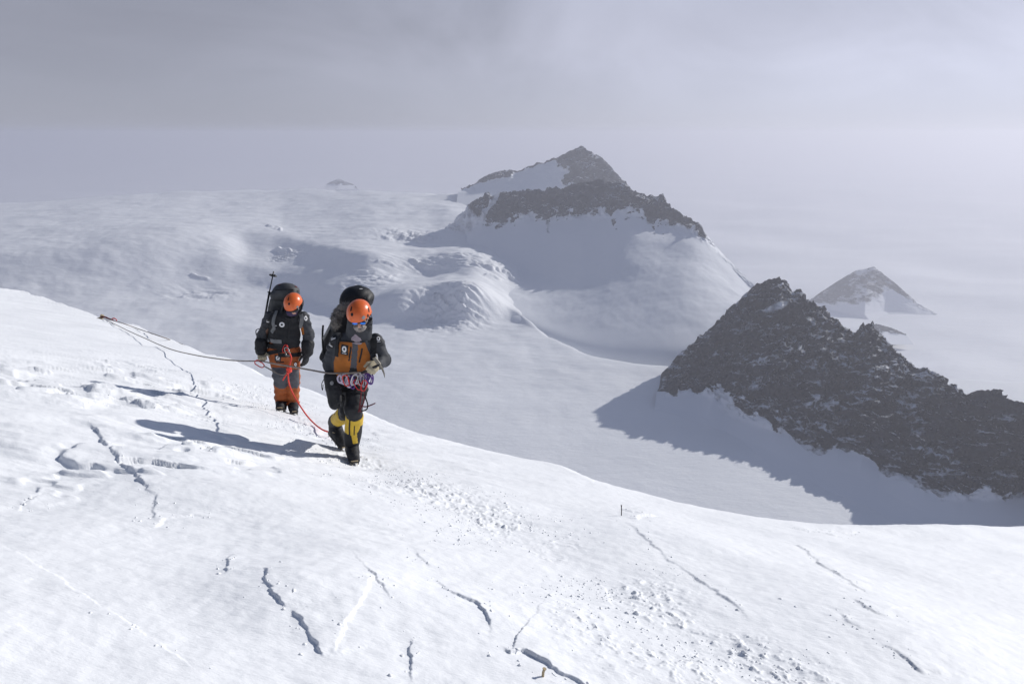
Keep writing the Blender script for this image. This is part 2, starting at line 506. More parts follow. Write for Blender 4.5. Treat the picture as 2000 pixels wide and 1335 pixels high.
def ground(x, y, detail=True):
    x = np.asarray(x, float); y = np.asarray(y, float)
    z = SX * x + SY * y
    u = x / np.maximum(y, 0.2)
    d = np.maximum(0, y - crest_y(u))
    z = z - np.where(d < 3, 0.16 * d * d, 1.44 + 0.96 * (d - 3))
    z = z + swell(x, y)
    for (fx_, fy_), c in FEET:
        z = z - c * np.exp(-((x - fx_) ** 2 + (y - fy_) ** 2) / 1.7 ** 2)
    if not detail:
        return z
    near = 1.0 / (1 + (y / 14.0) ** 2)
    # sastrugi: wind-drawn lobes, strong on the left
    ca, sa = math.cos(math.radians(14)), math.sin(math.radians(14))
    a = x * ca + y * sa; b = -x * sa + y * ca
    left = sstep(1.2, -3.5, x) * sstep(3.0, 6.0, y)
    wob = 0.5 * fbm2(a * 0.6, b * 0.6, 2, 41)
    s = ridged2(a * 0.28 + wob * 0.3, b * 1.25 + wob, 3, 21)
    z = z + (0.046 * left + 0.006) * s * (0.04 + 0.96 * sstep(13, 7.5, y))
    z = z + 0.012 * fbm2(a * 0.9, b * 2.3, 3, 33) * sstep(14, 7, y) + 0.05 * fbm2(a * 0.22, b * 0.5, 2, 35) * sstep(8, 14, y)
    # broken wind crust: plates with soft edges in patches
    patch = sstep(-0.15, 0.25, fbm2(x * 0.45 + 3.1, y * 0.45, 3, 57)) * sstep(4.0, 1.8, np.abs(x + 4.7)) * sstep(3.6, 5.0, y) * sstep(13, 9, y)
    pl = fbm2(x * 1.5 + 0.4 * y, y * 2.4, 3, 58)
    z = z + 0.042 * patch * (sstep(0.0, 0.06 + 0.055 * (y / 4.0) ** 2, pl) - 0.5)
    # scarps
    for pts, H, w, side, *eo in SCARPS:
        q = plane_pt(*np.array(pts, float).T)
        lo = q.min(0) - 3.2 * w - 0.1; hi = q.max(0) + 3.2 * w + 0.1
        m = (x > lo[0]) & (x < hi[0]) & (y > lo[1]) & (y < hi[1])
        if not m.any(): continue
        xm, ym = x[m], y[m]
        dist_scale = np.clip(q[:, 1].mean() / 5.0, 0.5, 4.0)
        fr = 6.0 / dist_scale; am = 0.022 * dist_scale
        xw = xm + am * fbm2(xm * fr, ym * fr, 4, 71, 0.62); yw = ym + am * fbm2(xm * fr + 40, ym * fr, 4, 72, 0.62)
        dd, sg, al = seg_dist(xw, yw, q)
        end = sstep(0.0, 0.18, al) * sstep(1.0, 0.80, al)
        end = end * np.clip(0.80 + 0.6 * fbm2(xm * 4, ym * 4, 3, 73), 0.35, 1.3)
        sd = -dd * sg * side
        edge = 0.012 * dist_scale + 0.055 * np.maximum(0, q[:, 1].mean() / 6.0 - 1) ** 1.5
        if eo: edge = eo[0]
        prof = sstep(-edge, edge, sd) * np.exp(-np.maximum(sd, 0) / w) - 0.25 * sstep(-w * 0.7, -edge, sd) * (sd < 0) * np.exp(-((sd / (w * 0.3)) ** 2))
        dz = (0.17 + 0.09 * float(sstep(3.3, 6.0, q[:, 1].mean())) if not eo else 0.8) * H * (1 + 0.5 * np.maximum(0, dist_scale - 1.4)) * end * prof
        z[m] = z[m] + dz
    # trodden track
    tw = track_w(x, y)
    cl = fbm2(x * 7.5, y * 7.5, 3, 81, 0.6)
    cl2 = np.maximum(0, fbm2(x * 15, y * 15, 3, 85, 0.6) - 0.10)
    tp = sstep(-0.25, 0.35, fbm2(x * 1.1, y * 1.1, 2, 87))
    z = z + tw * tp * (0.012 * cl + 0.030 * cl2) * (0.25 + 0.75 * near ** 0.5) - 0.020 * tw
    # scattered grit of drifted crumbs everywhere, faint
    z = z + 0.0035 * fbm2(x * 9, y * 9, 2, 95) * near
    return z

def gz(x, y):
    return float(ground(np.array([x]), np.array([y]))[0])
# the two climbers' feet stand on the plain of the slope
_c = [((fx_, fy_), gz(fx_, fy_) - (SX * fx_ + SY * fy_)) for fx_, fy_ in ((-1.634, 7.0), (-3.06, 9.4))]
FEET.extend(_c)

def build_snow_slope():
    uc = np.concatenate([np.linspace(-2.2, -0.82, 60)[:-1], np.linspace(-0.82, 0.82, 1000), np.linspace(0.82, 2.2, 60)[1:]])
    cyv = crest_y(uc)
    n1, n2, n3 = 36, 560, 44
    q1 = np.linspace(0, 1, n1)[:, None]
    qa = 1 / 0.6 + (1 / 2.1 - 1 / 0.6) * q1 + 0 * uc[None, :]
    t2 = np.linspace(0, 1, n2 + 1)[1:, None]
    qb = 1 / 2.1 + (1 / cyv[None, :] - 1 / 2.1) * t2
    Y = np.concatenate([1 / qa, 1 / qb], 0)
    t3 = np.linspace(0, 1, n3 + 1)[1:, None]
    Y = np.concatenate([Y, cyv[None, :] + 60.0 * t3 ** 3], 0)
    X = Y * uc[None, :]
    Z = ground(X, Y)
    V = np.stack([X, Y, Z], -1).reshape(-1, 3)
    return mesh_obj("snow_slope", V, grid_faces(*X.shape)[:, ::1], M_SNOW, kind='structure')
snow_slope = build_snow_slope()

# ------------------------------------------------------------------ the valley and the mountains
def interp_row(pts, px):
    a = np.array(pts, float)
    return np.interp(px, a[:, 0], a[:, 1])
def smooth1(v, k, axis):
    if k <= 0: return v
    w = np.exp(-0.5 * (np.arange(-3 * k, 3 * k + 1) / k) ** 2); w /= w.sum()
    pad = [(0, 0)] * v.ndim; pad[axis] = (3 * k, 3 * k)
    vp = np.pad(v, pad, mode='edge')
    return np.apply_along_axis(lambda r: np.convolve(r, w, 'valid'), axis, vp)
def xyz_row(px, py, Y):
    a, b = ray(px, py)
    return np.stack([a * Y, Y + 0 * a, b * Y + CAM_H], -1)

def build_glacier():
    px = np.concatenate([np.linspace(-1600, -150, 50)[:-1], np.linspace(-150, 1320, 660), np.linspace(1320, 2500, 60)[1:]])
    rows, yy = [], []
    def zrow(Y, z):
        a, b = ray(px, np.full_like(px, 700.0))
        rows.append(np.stack([a * Y, np.full_like(px, Y), np.full_like(px, z)], -1))
    zrow(350, -640); zrow(1100, -612); zrow(1600, -600)
    foot = interp_row([(-1600, 610), (0, 596), (200, 585), (350, 572), (430, 566), (480, 564), (545, 570), (590, 581), (650, 606), (720, 636), (780, 639), (850, 635), (905, 642), (960, 636), (1000, 628), (1060, 652), (1150, 692), (1230, 706), (1400, 720), (2500, 760)], px)
    Yf = dist_at_z(px, foot, -592.0)
    rows.append(xyz_row(px, foot, Yf))
    left = sstep(1180, 1000, px)
    def brow(pts, Yadd, zlow):
        py = interp_row(pts, px)
        Y = Yf + interp_row(Yadd, px)
        r = xyz_row(px, py, Y)
        r[:, 2] = r[:, 2] * left + zlow * (1 - left)
        rows.append(r)
    brow([(-1600, 560), (0, 548), (200, 535), (350, 520), (430, 500), (480, 512), (590, 540), (720, 582), (790, 560), (870, 545), (930, 550), (985, 590), (1060, 640), (1150, 685)], [(-1600, 200), (300, 150), (430, 170), (480, 150), (590, 130), (720, 110), (850, 130), (1000, 60), (1150, 20)], -640)
    brow([(-1600, 500), (0, 490), (200, 478), (350, 462), (430, 470), (480, 486), (590, 508), (720, 545), (790, 545), (870, 533), (930, 538), (985, 565), (1060, 605), (1150, 670)], [(-1600, 420), (300, 300), (480, 330), (590, 330), (720, 340), (850, 420), (1000, 240), (1150, 100)], -900)
    brow([(-1600, 480), (0, 470), (200, 455), (350, 440), (430, 444), (520, 450), (590, 465), (720, 496), (790, 505), (870, 500), (930, 508), (985, 520), (1060, 560), (1150, 640)], [(-1600, 700), (300, 500), (480, 520), (590, 520), (720, 540), (850, 560), (1000, 420), (1150, 200)], -1150)
    brow([(-1600, 455), (0, 440), (200, 430), (350, 425), (480, 426), (590, 434), (720, 455), (800, 462), (880, 462), (950, 470), (1060, 520), (1150, 600)], [(-1600, 1200), (300, 1000), (720, 1000), (850, 1000), (1000, 820), (1150, 400)], -1250)
    brow([(-1600, 425), (0, 410), (200, 400), (350, 394), (590, 392), (720, 398), (880, 405), (960, 420), (1060, 480), (1150, 560)], [(-1600, 2000), (300, 1900), (720, 1800), (1000, 1500), (1150, 800)], -1300)
    brow([(-1600, 408), (0, 392), (150, 384), (260, 374), (400, 367), (560, 364), (700, 365), (880, 371), (960, 378), (1060, 440), (1150, 520)], [(-1600, 3000), (300, 2900), (720, 2800), (1000, 2200), (1150, 1400)], -1300)
    last = rows[-1].copy(); last[:, 0] *= 1.12; last[:, 1] *= 1.12; last[:, 2] -= 260; rows.append(last)
    last = last.copy(); last[:, 0] *= 1.4; last[:, 1] *= 1.4; last[:, 2] = -1300; rows.append(last)
    seg = [10, 40, 110, 40, 30, 26, 34, 34, 34, 10, 4]
    seg = [8, 24, 90, 50, 36, 36, 46, 46, 40, 8, 4][:len(rows) - 1]
    out = []
    for i, n in enumerate(seg):
        t = np.linspace(0, 1, n, endpoint=False)[:, None, None]
        out.append(rows[i][None] * (1 - t) + rows[i + 1][None] * t)
    G = np.concatenate(out + [rows[-1][None]], 0)
    keep = G.copy()
    for k in range(3):
        G[..., k] = smooth1(smooth1(G[..., k], 6, 0), 5, 1)
    x, y = G[..., 0], G[..., 1]
    amp = np.clip((y - 700) / 1500, 0, 1)
    hid = sstep(1250, 1100, 1000 + F_PX * x / np.maximum(y, 1))
    back = sstep(2050, 2500, y)
    G[..., 2] += amp * (5 * fbm2(x / 260, y / 260, 4, 101) + back * hid * ((7 + 6 * sstep(-1100, -300, x)) * fbm2(x / 420, y / 300, 4, 111)))
    # crevasse bands and the ice fall
    rel = lambda c, r: np.exp(-(((x - c[0]) / r[0]) ** 2 + ((y - c[1]) / r[1]) ** 2))
    for (q, Y, r, H, sc) in [((870, 610), 2330, (110, 90), 16, 22), ((800, 465), 3300, (150, 110), 13, 26), ((880, 515), 2800, (230, 70), 11, 34), ((950, 530), 2720, (150, 60), 10, 30), ((555, 488), 3100, (60, 45), 14, 16), ((720, 560), 2600, (120, 100), 7, 30), ((400, 530), 2750, (150, 90), 9, 40)]:
        c = P(q[0], q[1], Y)
        w = rel((c.x, c.y), r)
        ca, sa = math.cos(0.35), math.sin(0.35)
        a = (x * ca - y * sa) / (sc * 2.6); b = (x * sa + y * ca) / sc
        G[..., 2] += w * H * (ridged2(a, b, 3, 131) - 0.3) * 0.8
    # fine wind drifts, then ice cliffs and crevasse lips
    G[..., 2] += amp * hid * (1.6 * fbm2(x / 110, y / 60, 3, 141) + 0.5 * back * fbm2(x / 40, y / 24, 3, 143))
    zz = G[..., 2] - CAM_H; dep = y * CT - zz * ST
    qx = 1000 + F_PX * x / dep; qy = 667.5 - F_PX * (y * ST + zz * CT) / dep
    qx = qx + 3.0 * fbm2(qx / 14, qy / 9, 3, 151); qy = qy + 1.6 * fbm2(qx / 14 + 9, qy / 9, 3, 152)
    far = (y > 1900) & (y < 4500)
    for pts, H, wpx in [([(798, 503), (815, 513), (832, 521), (855, 523), (882, 521)], 10, 2.2), ([(917, 515), (945, 520), (975, 527), (990, 532), (1003, 545), (1022, 549)], 11, 2.2),
                        ([(945, 536), (965, 540), (980, 548)], 8, 1.8), ([(998, 510), (1012, 520), (1026, 530)], 8, 1.8), ([(885, 582), (905, 600), (925, 612), (945, 622)], 9, 2.2), ([(893, 603), (906, 612), (918, 615)], 6, 1.6),
                        ([(735, 508), (760, 514), (775, 522)], 7, 1.8), ([(690, 530), (720, 530)], 5, 1.6), ([(735, 545), (760, 540), (780, 536)], 5, 1.8), ([(800, 455), (815, 462), (835, 466)], 10, 1.8), ([(775, 458), (795, 466), (815, 470), (838, 474)], 12, 2.0), ([(835, 462), (860, 467)], 9, 1.8), ([(745, 462), (765, 468)], 8, 1.8),
                        ([(520, 440), (545, 446), (552, 452)], 9, 1.8), ([(540, 484), (552, 492), (572, 490)], 13, 3.0), ([(370, 535), (392, 543), (412, 545)], 8, 2.0), ([(810, 606), (818, 598), (824, 590)], 9, 2.0), ([(842, 585), (850, 578), (862, 582), (872, 590)], 13, 2.2), ([(872, 588), (878, 578), (888, 582)], 11, 2.0), ([(898, 572), (908, 580), (905, 592)], 15, 2.4)]:
        q = np.array(pts, float)
        lo = q.min(0) - 14; hi = q.max(0) + 14
        m = far & (qx > lo[0]) & (qx < hi[0]) & (qy > lo[1]) & (qy < hi[1])
        if not m.any(): continue
        dd, sg, al = seg_dist(qx[m], qy[m], q)
        G[..., 2][m] += H * np.exp(-(dd / wpx) ** 2) * sstep(-0.02, 0.15, al) * sstep(1.02, 0.85, al)
    return mesh_obj("glacier", G.reshape(-1, 3), grid_faces(*G.shape[:2]), M_FARSNOW, kind='structure')
glacier = build_glacier()

def build_loft(name, rows, segs, ncol, mat, noise_fn, rock_fn, smooth=0):
    """rows of (px, py, Y) from the front foot over the ridge to the back foot"""
    R = []
    for r in rows:
        a = np.array(r, float)
        t = np.linspace(a[0, 0], a[-1, 0], ncol)
        if a.shape[1] == 3:
            R.append(xyz_row(t, np.interp(t, a[:, 0], a[:, 1]), np.interp(t, a[:, 0], a[:, 2])))
    return R

def loft_mesh(name, R, segs, mat, noise_fn, rock_fn, label_kind='structure'):
    out, prm = [], []
    for i, n in enumerate(segs):
        t = np.linspace(0, 1, n, endpoint=False)
        out.append(R[i][None] * (1 - t[:, None, None]) + R[i + 1][None] * t[:, None, None])
        prm.append(i + t)
    G = np.concatenate(out + [R[-1][None]], 0)
    prm = np.concatenate(prm + [[len(segs)]])[:, None] + 0 * G[..., 0]
    cp = np.linspace(0, 1, G.shape[1])[None, :] + 0 * prm
    G = noise_fn(G, prm, cp)
    o = mesh_obj(name, G.reshape(-1, 3), grid_faces(*G.shape[:2]), mat, kind='structure')
    add_attr(o, 'rock', rock_fn(G, prm, cp))
    add_attr(o, 'tone', TONE.pop('t', 0 * prm))
    return o
def back_rows(ridge, steps):
    out = []
    for dx, dy, dz in steps:
        r = ridge.copy(); r[:, 0] += dx; r[:, 1] += dy; r[:, 2] += dz
        r[:, 2] = np.minimum(r[:, 2], ridge[:, 2] - 1)
        out.append(r)
    return out
def front_z(ridge_or_base, dx, dy, z):
    r = ridge_or_base.copy(); r[:, 0] += dx; r[:, 1] += dy; r[:, 2] = z
    return r

TONE = {}
def crag(G, prm, rock, sc, amp, seed):
    """crags: push the face in and out and jag the crest"""
    x, y, z = G[..., 0], G[..., 1], G[..., 2]
    wx = 0.35 * fbm2(x / sc, z / sc, 3, seed + 21)
    f1, t1 = facets((x + 0.35 * z) / (sc * 0.62) + wx, (z + 0.5 * y - 0.3 * x) / (sc * 0.50) - wx, seed + 1)
    f2, t2 = facets((x - 0.2 * z) / (sc * 0.24) + wx, (z + 0.5 * y + 0.2 * x) / (sc * 0.20), seed + 2)
    f3, t3 = facets((x + 0.2 * z) / (sc * 0.10), (z + 0.5 * y) / (sc * 0.09), seed + 3)
    TONE['t'] = 0.45 * t1 + 0.35 * t2 + 0.2 * t3
    n = ridged2(x / sc + 0.4 * z / sc, z / (sc * 1.1) + y / (sc * 2.0), 5, seed, 0.55)
    n2 = fbm2(x / (sc * 0.22), (z + 0.5 * y) / (sc * 0.22), 3, seed + 7)
    G = G.copy()
    G[..., 1] -= rock * amp * (n - 0.6) * 0.6
    G[..., 0] += rock * amp * 0.5 * fbm2(y / sc + z / sc, x / sc, 3, seed + 3)
    n3 = ridged2((x + 0.3 * z) / (sc * 0.11), (z - 0.4 * y) / (sc * 0.13), 3, seed + 11)
    G[..., 1] -= rock * amp * (0.10 * n3 + 0.42 * f1 + 0.24 * f2 + 0.10 * f3)
    G[..., 2] += rock * amp * (0.18 * f1 + 0.12 * f2 + 0.06 * f3)
    G[..., 2] += rock * amp * 0.45 * (n - 0.7) + rock * amp * 0.24 * n2 + rock * amp * 0.10 * n3
    return G

# --- dark rock ridge on the right
def build_rock_ridge():
    ridge = [(1283, 757, 1800), (1292, 728, 1800), (1330, 690, 1805), (1370, 655, 1815), (1410, 615, 1820), (1450, 577, 1820), (1480, 556, 1815), (1497, 547, 1805), (1512, 548, 1800), (1527, 549, 1795), (1530, 558, 1790), (1545, 571, 1780), (1556, 566, 1775), (1572, 588, 1765), (1600, 601, 1740), (1625, 622, 1720), (1650, 648, 1690), (1672, 648, 1670), (1679, 634, 1665), (1702, 632, 1655), (1712, 648, 1640), (1740, 683, 1600), (1780, 714, 1515), (1805, 718, 1480), (1830, 738, 1445), (1860, 753, 1405), (1885, 773, 1370), (1905, 764, 1345), (1945, 764, 1300), (1965, 781, 1275), (2000, 787, 1240), (2100, 830, 1150), (2250, 880, 1060), (2420, 960, 980)]
    base = [(1278, 762), (1300, 768), (1345, 760), (1395, 772), (1420, 800), (1470, 822), (1520, 838), (1560, 858), (1590, 872), (1640, 868), (1685, 878), (1720, 905), (1780, 930), (1830, 958), (1880, 968), (1960, 962), (2030, 960), (2250, 1010), (2430, 1050)]
    n = 560
    px = np.linspace(1283, 2420, n)
    r = np.array(ridge, float)
    py = np.interp(px, r[:, 0], r[:, 1]); Yr = smooth1(np.interp(px, r[:, 0], r[:, 2]) * (1 - 0.045 * sstep(1480, 1680, px)), 8, 0)
    RG = xyz_row(px, py, Yr)
    b = np.array(base, float)
    bpx = px * 1.0
    bpy = np.interp(bpx, b[:, 0], b[:, 1])
    Yb = dist_at_z(bpx, bpy, -578.0)
    Yb = np.minimum(Yb, Yr - 6)
    Yb = smooth1(Yb, 16, 0)
    BS = xyz_row(bpx, bpy, Yb)
    t = np.linspace(0, 1, n)
    mid = 0.5 * (RG + BS)
    bul = 22 * np.sin(np.pi * np.clip(t * 1.1, 0, 1)) * fbm2(px / 60, px * 0 + 2, 3, 5)
    mid[:, 1] -= 8 + bul
    SK = BS.copy(); SK[:, 0] -= 30; SK[:, 1] -= 60; SK[:, 2] -= 22
    SK2 = SK.copy(); SK2[:, 0] -= 120; SK2[:, 1] -= 150; SK2[:, 2] -= 42
    for q_ in (SK, SK2):
        for k in range(3): q_[:, k] = smooth1(q_[:, k], 14, 0)
    B1 = RG.copy(); B1[:, 0] += 50; B1[:, 1] += 60; B1[:, 2] -= 60
    B2 = RG.copy(); B2[:, 0] += 300; B2[:, 1] += 320; B2[:, 2] = np.minimum(RG[:, 2] - 300, -700)
    B3 = B2.copy(); B3[:, 0] += 300; B3[:, 1] += 300; B3[:, 2] = -1120
    R = [SK2, SK, BS, mid, RG, B1, B2, B3]
    segs = [4, 22, 90, 100, 14, 12, 4]
    def rk(prm, cp): return sstep(1.55, 2.25, prm) * sstep(5.6, 4.6, prm)
    def noise_fn(G, prm, cp):
        w = sstep(1.7, 2.3, prm) * sstep(5.9, 5.0, prm) * sstep(0.0, 0.03, cp)
        topdamp = 1 - 0.35 * np.exp(-((prm - 4) / 0.12) ** 2)
        x, z = G[..., 0], G[..., 2]
        rib = ridged2((x - 0.55 * z) / 95 + 0.3 * fbm2(x / 60, z / 60, 2, 213), 0 * x + 0.7, 4, 215, 0.6)
        face = sstep(2.0, 2.5, prm) * sstep(4.0, 3.6, prm) * sstep(0.0, 0.04, cp)
        G = G.copy()
        f0, t0 = facets((x + 0.5 * z) / 105 + 0.3 * fbm2(x / 50, z / 50, 2, 231), (z - 0.3 * x) / 75, 232)
        TONE['rib'] = rib + 0.5 * f0
        G[..., 1] -= 30 * face * (rib - 0.6) + 24 * face * f0
        G[..., 2] += 8 * face * f0
        G[..., 0] -= 10 * face * (rib - 0.6)
        G = crag(G, prm, w * topdamp, 55, 24, 211)
        pxg = cp * (2420 - 1283)
        th, _t = facets(pxg / 11.0, 0 * pxg + 0.5, 217)
        th2, _t = facets(pxg / 4.0, 0 * pxg + 0.5, 218)
        G[..., 2] += (5.5 * th * np.clip(0.6 + 1.2 * fbm2(pxg / 60, 0 * pxg + 3.3, 2, 219), 0.1, 1.6) + 2.4 * th2) * np.exp(-((prm - 4) / 0.16) ** 2) * sstep(0.02, 0.08, cp)
        return G
    def rock_fn(G, prm, cp):
        x, y, z = G[..., 0], G[..., 1], G[..., 2]
        fing = fbm2(x / 75, x * 0 + 1.5, 2, 221) * 0.62 + 0.30 * (TONE['t'] - 0.5)
        h = prm + fing + 0.25 * fbm2(x / 22, z / 22, 3, 223)
        base = sstep(1.72, 2.12, h)
        # snow gully below the summit, snow on the lee flank
        gx = 1000 + F_PX * x / (y * CT - (z - CAM_H) * ST)
        gy = 667.5 - F_PX * (y * ST + (z - CAM_H) * CT) / (y * CT - (z - CAM_H) * ST)
        gl = np.exp(-(((gx - 1518) / 34) ** 2 + ((gy - 598 + 0.35 * (gx - 1518)) / 12) ** 2)) * (prm < 4)
        gul = sstep(0.15, -0.35, TONE['rib']) * sstep(-0.2, 0.35, fbm2(x / 45, z / 45, 3, 233)) * (prm < 4)
        return np.clip(base - 0.75 * gl - 0.42 * gul, 0, 1) * (1 - sstep(5.0, 5.8, prm))
    return loft_mesh("rock_ridge", R, segs, M_ROCK_NEAR, noise_fn, rock_fn)

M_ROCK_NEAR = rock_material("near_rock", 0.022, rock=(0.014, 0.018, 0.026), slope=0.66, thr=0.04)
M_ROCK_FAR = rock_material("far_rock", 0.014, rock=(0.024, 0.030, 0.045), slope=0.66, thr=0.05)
rock_ridge = build_rock_ridge()

# --- the snow-and-rock massif in the middle
def build_massif():
    ridge = np.array([(860, 402, 3450), (900, 388, 3400), (940, 381, 3360), (975, 378, 3320), (1010, 374, 3290), (1060, 371, 3260), (1100, 367, 3230), (1130, 359, 3200), (1165, 353, 3160), (1200, 356, 3100), (1222, 360, 3060), (1236, 375, 3030), (1262, 383, 2980), (1292, 381, 2920), (1300, 387, 2900), (1312, 406, 2870), (1345, 429, 2790), (1365, 434, 2740), (1372, 453, 2720), (1400, 482, 2640), (1430, 514, 2540), (1452, 536, 2470), (1475, 557, 2400), (1560, 640, 2150), (1640, 720, 1960)], float)
    base = np.array([(850, 432), (900, 436), (925, 434), (960, 432), (1010, 425), (1060, 428), (1085, 432), (1120, 418), (1180, 426), (1230, 404), (1275, 430), (1305, 441), (1345, 446), (1372, 460), (1400, 492), (1430, 526), (1475, 572), (1560, 652), (1640, 730)], float)
    n = 420
    px = np.linspace(860, 1640, n)
    Yr = smooth1(np.interp(px, ridge[:, 0], ridge[:, 2]), 6, 0)
    RG = xyz_row(px, np.interp(px, ridge[:, 0], ridge[:, 1]), Yr)
    t = np.linspace(0, 1, n)
    drop = smooth1(np.interp(px, [860, 925, 1165, 1300, 1372, 1430, 1640], [70, 90, 150, 110, 60, 40, 30]), 16, 0)
    BS = xyz_row(px, np.interp(px, base[:, 0], base[:, 1]), smooth1(Yr - drop, 14, 0))
    m1 = np.array([(830, 470, 3150), (900, 482, 3080), (950, 502, 2990), (1000, 514, 2920), (1050, 541, 2780), (1100, 549, 2610), (1150, 548, 2500), (1250, 540, 2430), (1350, 545, 2350), (1475, 610, 2200), (1560, 680, 2020), (1640, 745, 1880)], float)
    pm = np.linspace(830, 1640, n)
    MD = xyz_row(pm, np.interp(pm, m1[:, 0], m1[:, 1]), smooth1(np.interp(pm, m1[:, 0], m1[:, 2]), 26, 0))
    f = np.array([(800, 520, 2740), (900, 560, 2560), (1000, 625, 2320), (1080, 662, 2150), (1150, 692, 2035), (1230, 700, 1990), (1330, 690, 1960), (1475, 700, 1930), (1640, 770, 1760)], float)
    pf = np.linspace(800, 1640, n)
    FT = xyz_row(pf, np.interp(pf, f[:, 0], f[:, 1]), smooth1(np.interp(pf, f[:, 0], f[:, 2]), 26, 0))
    for q_, k_ in ((BS, 12), (MD, 26), (FT, 26)):
        for k in range(3): q_[:, k] = smooth1(q_[:, k], k_, 0)
    F0 = FT.copy(); F0[:, 1] -= 60; F0[:, 2] -= 70
    B1 = RG.copy(); B1[:, 0] += 5; B1[:, 1] += 90; B1[:, 2] -= 85
    B2 = RG.copy(); B2[:, 0] += 350; B2[:, 1] += 450; B2[:, 2] = np.minimum(RG[:, 2] - 380, -700)
    B3 = B2.copy(); B3[:, 0] += 300; B3[:, 1] += 400; B3[:, 2] = -1120
    R = [F0, FT, MD, BS, RG, B1, B2, B3]
    segs = [4, 60, 80, 70, 12, 10, 3]
    def noise_fn(G, prm, cp):
        px_ = np.linspace(860, 1640, G.shape[1])[None, :] + 0 * prm
        w = sstep(2.85, 3.2, prm) * sstep(5.6, 4.8, prm) * (0.15 + 0.85 * sstep(1400, 1350, px_)) * (1 - 0.45 * np.exp(-((prm - 4) / 0.15) ** 2))
        for k in range(3):
            body = smooth1(smooth1(G[..., k], 4, 0), 3, 1)
            keep = sstep(2.6, 3.1, prm)
            G[..., k] = G[..., k] * keep + body * (1 - keep)
        G[..., 2] -= 110 * sstep(0.12, 0.0, cp) * sstep(6.0, 5.0, prm)
        rib = ridged2(G[..., 0] / 55 + 0.25 * fbm2(G[..., 0] / 40, G[..., 2] / 60, 2, 341), 0 * prm + 0.3, 3, 343)
        G[..., 1] -= 22 * w * (rib - 0.5) * sstep(4.0, 3.5, prm)
        G = crag(G, prm, w, 75, 24, 311)
        th, _t = facets(px_ / 9.0, 0 * px_ + 0.5, 347)
        G[..., 2] += 7.0 * th * np.exp(-((prm - 4) / 0.18) ** 2) * sstep(1400, 1370, px_)
        x, y = G[..., 0], G[..., 1]
        sn = sstep(1.0, 1.5, prm) * sstep(3.0, 2.6, prm)
        G[..., 2] += sn * (6 * fbm2(x / 260, y / 260, 3, 321) + 0.7 * fbm2(x / 26, y / 26, 3, 322))
        return G
    def rock_fn(G, prm, cp):
        px_ = np.linspace(860, 1640, G.shape[1])[None, :] + 0 * prm
        x, y, z = G[..., 0], G[..., 1], G[..., 2]
        rib = ridged2(x / 55 + 0.25 * fbm2(x / 40, z / 60, 2, 341), 0 * x + 0.3, 3, 343)
        h = prm + 0.20 * (rib - 0.7) + 0.34 * fbm2(x / 130, x * 0, 3, 331) + 0.5 * (TONE['t'] - 0.5)
        k = sstep(2.85, 3.2, h) * sstep(1385, 1368, px_) * sstep(915, 940, px_ + 25 * (prm - 3.5))
        # a snow couloir beside the left rib
        k = k * (1 - np.exp(-(((px_ - (972 - 34 * (4 - prm))) / 9) ** 2)) * 0.9)
        thin = 0.75 * sstep(1372, 1400, px_) * np.exp(-((prm - 4) / 0.10) ** 2) * (fbm2(px_ / 9, px_ * 0, 3, 335) > 0.12)
        return np.clip(k + thin, 0, 1) * (1 - sstep(4.35, 4.9, prm))
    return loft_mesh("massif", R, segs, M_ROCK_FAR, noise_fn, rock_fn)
massif = build_massif()

def build_peak(name, ridge, base, mat, drop_y, n, rock_fn2, seed, cr=(70, 22), back=(250, -350), low=-1120, crest_shift=None):
    ridge = np.array(ridge, float); base = np.array(base, float)
    t = np.linspace(0, 1, n)
    px = np.linspace(ridge[0, 0], ridge[-1, 0], n)
    RG = xyz_row(px, np.interp(px, ridge[:, 0], ridge[:, 1]), np.interp(px, ridge[:, 0], ridge[:, 2]))
    pb = np.linspace(base[0, 0], base[-1, 0], n)
    BS = xyz_row(pb, np.interp(pb, base[:, 0], base[:, 1]), np.interp(pb, base[:, 0], base[:, 2]))
    F0 = BS.copy(); F0[:, 1] -= drop_y; F0[:, 2] = np.minimum(BS[:, 2] - drop_y * 0.3, BS[:, 2] - 20)
    B1 = RG.copy(); B1[:, 1] += back[0]; B1[:, 0] += back[0] * 0.4; B1[:, 2] += back[1] * 0.45
    B2 = RG.copy(); B2[:, 1] += back[0] * 3; B2[:, 0] += back[0]; B2[:, 2] = low
    R = [F0, BS, RG, B1, B2]
    def noise_fn(G, prm, cp):
        w = sstep(0.7, 1.3, prm) * sstep(3.2, 2.5, prm) * (1 - 0.5 * np.exp(-((prm - 2) / 0.1) ** 2))
        return crag(G, prm, w * (0.15 + 0.85 * rock_fn2(G, prm, cp)), cr[0], cr[1], seed)
    return loft_mesh(name, R, [10, 70, 10, 4], mat, noise_fn, rock_fn2)

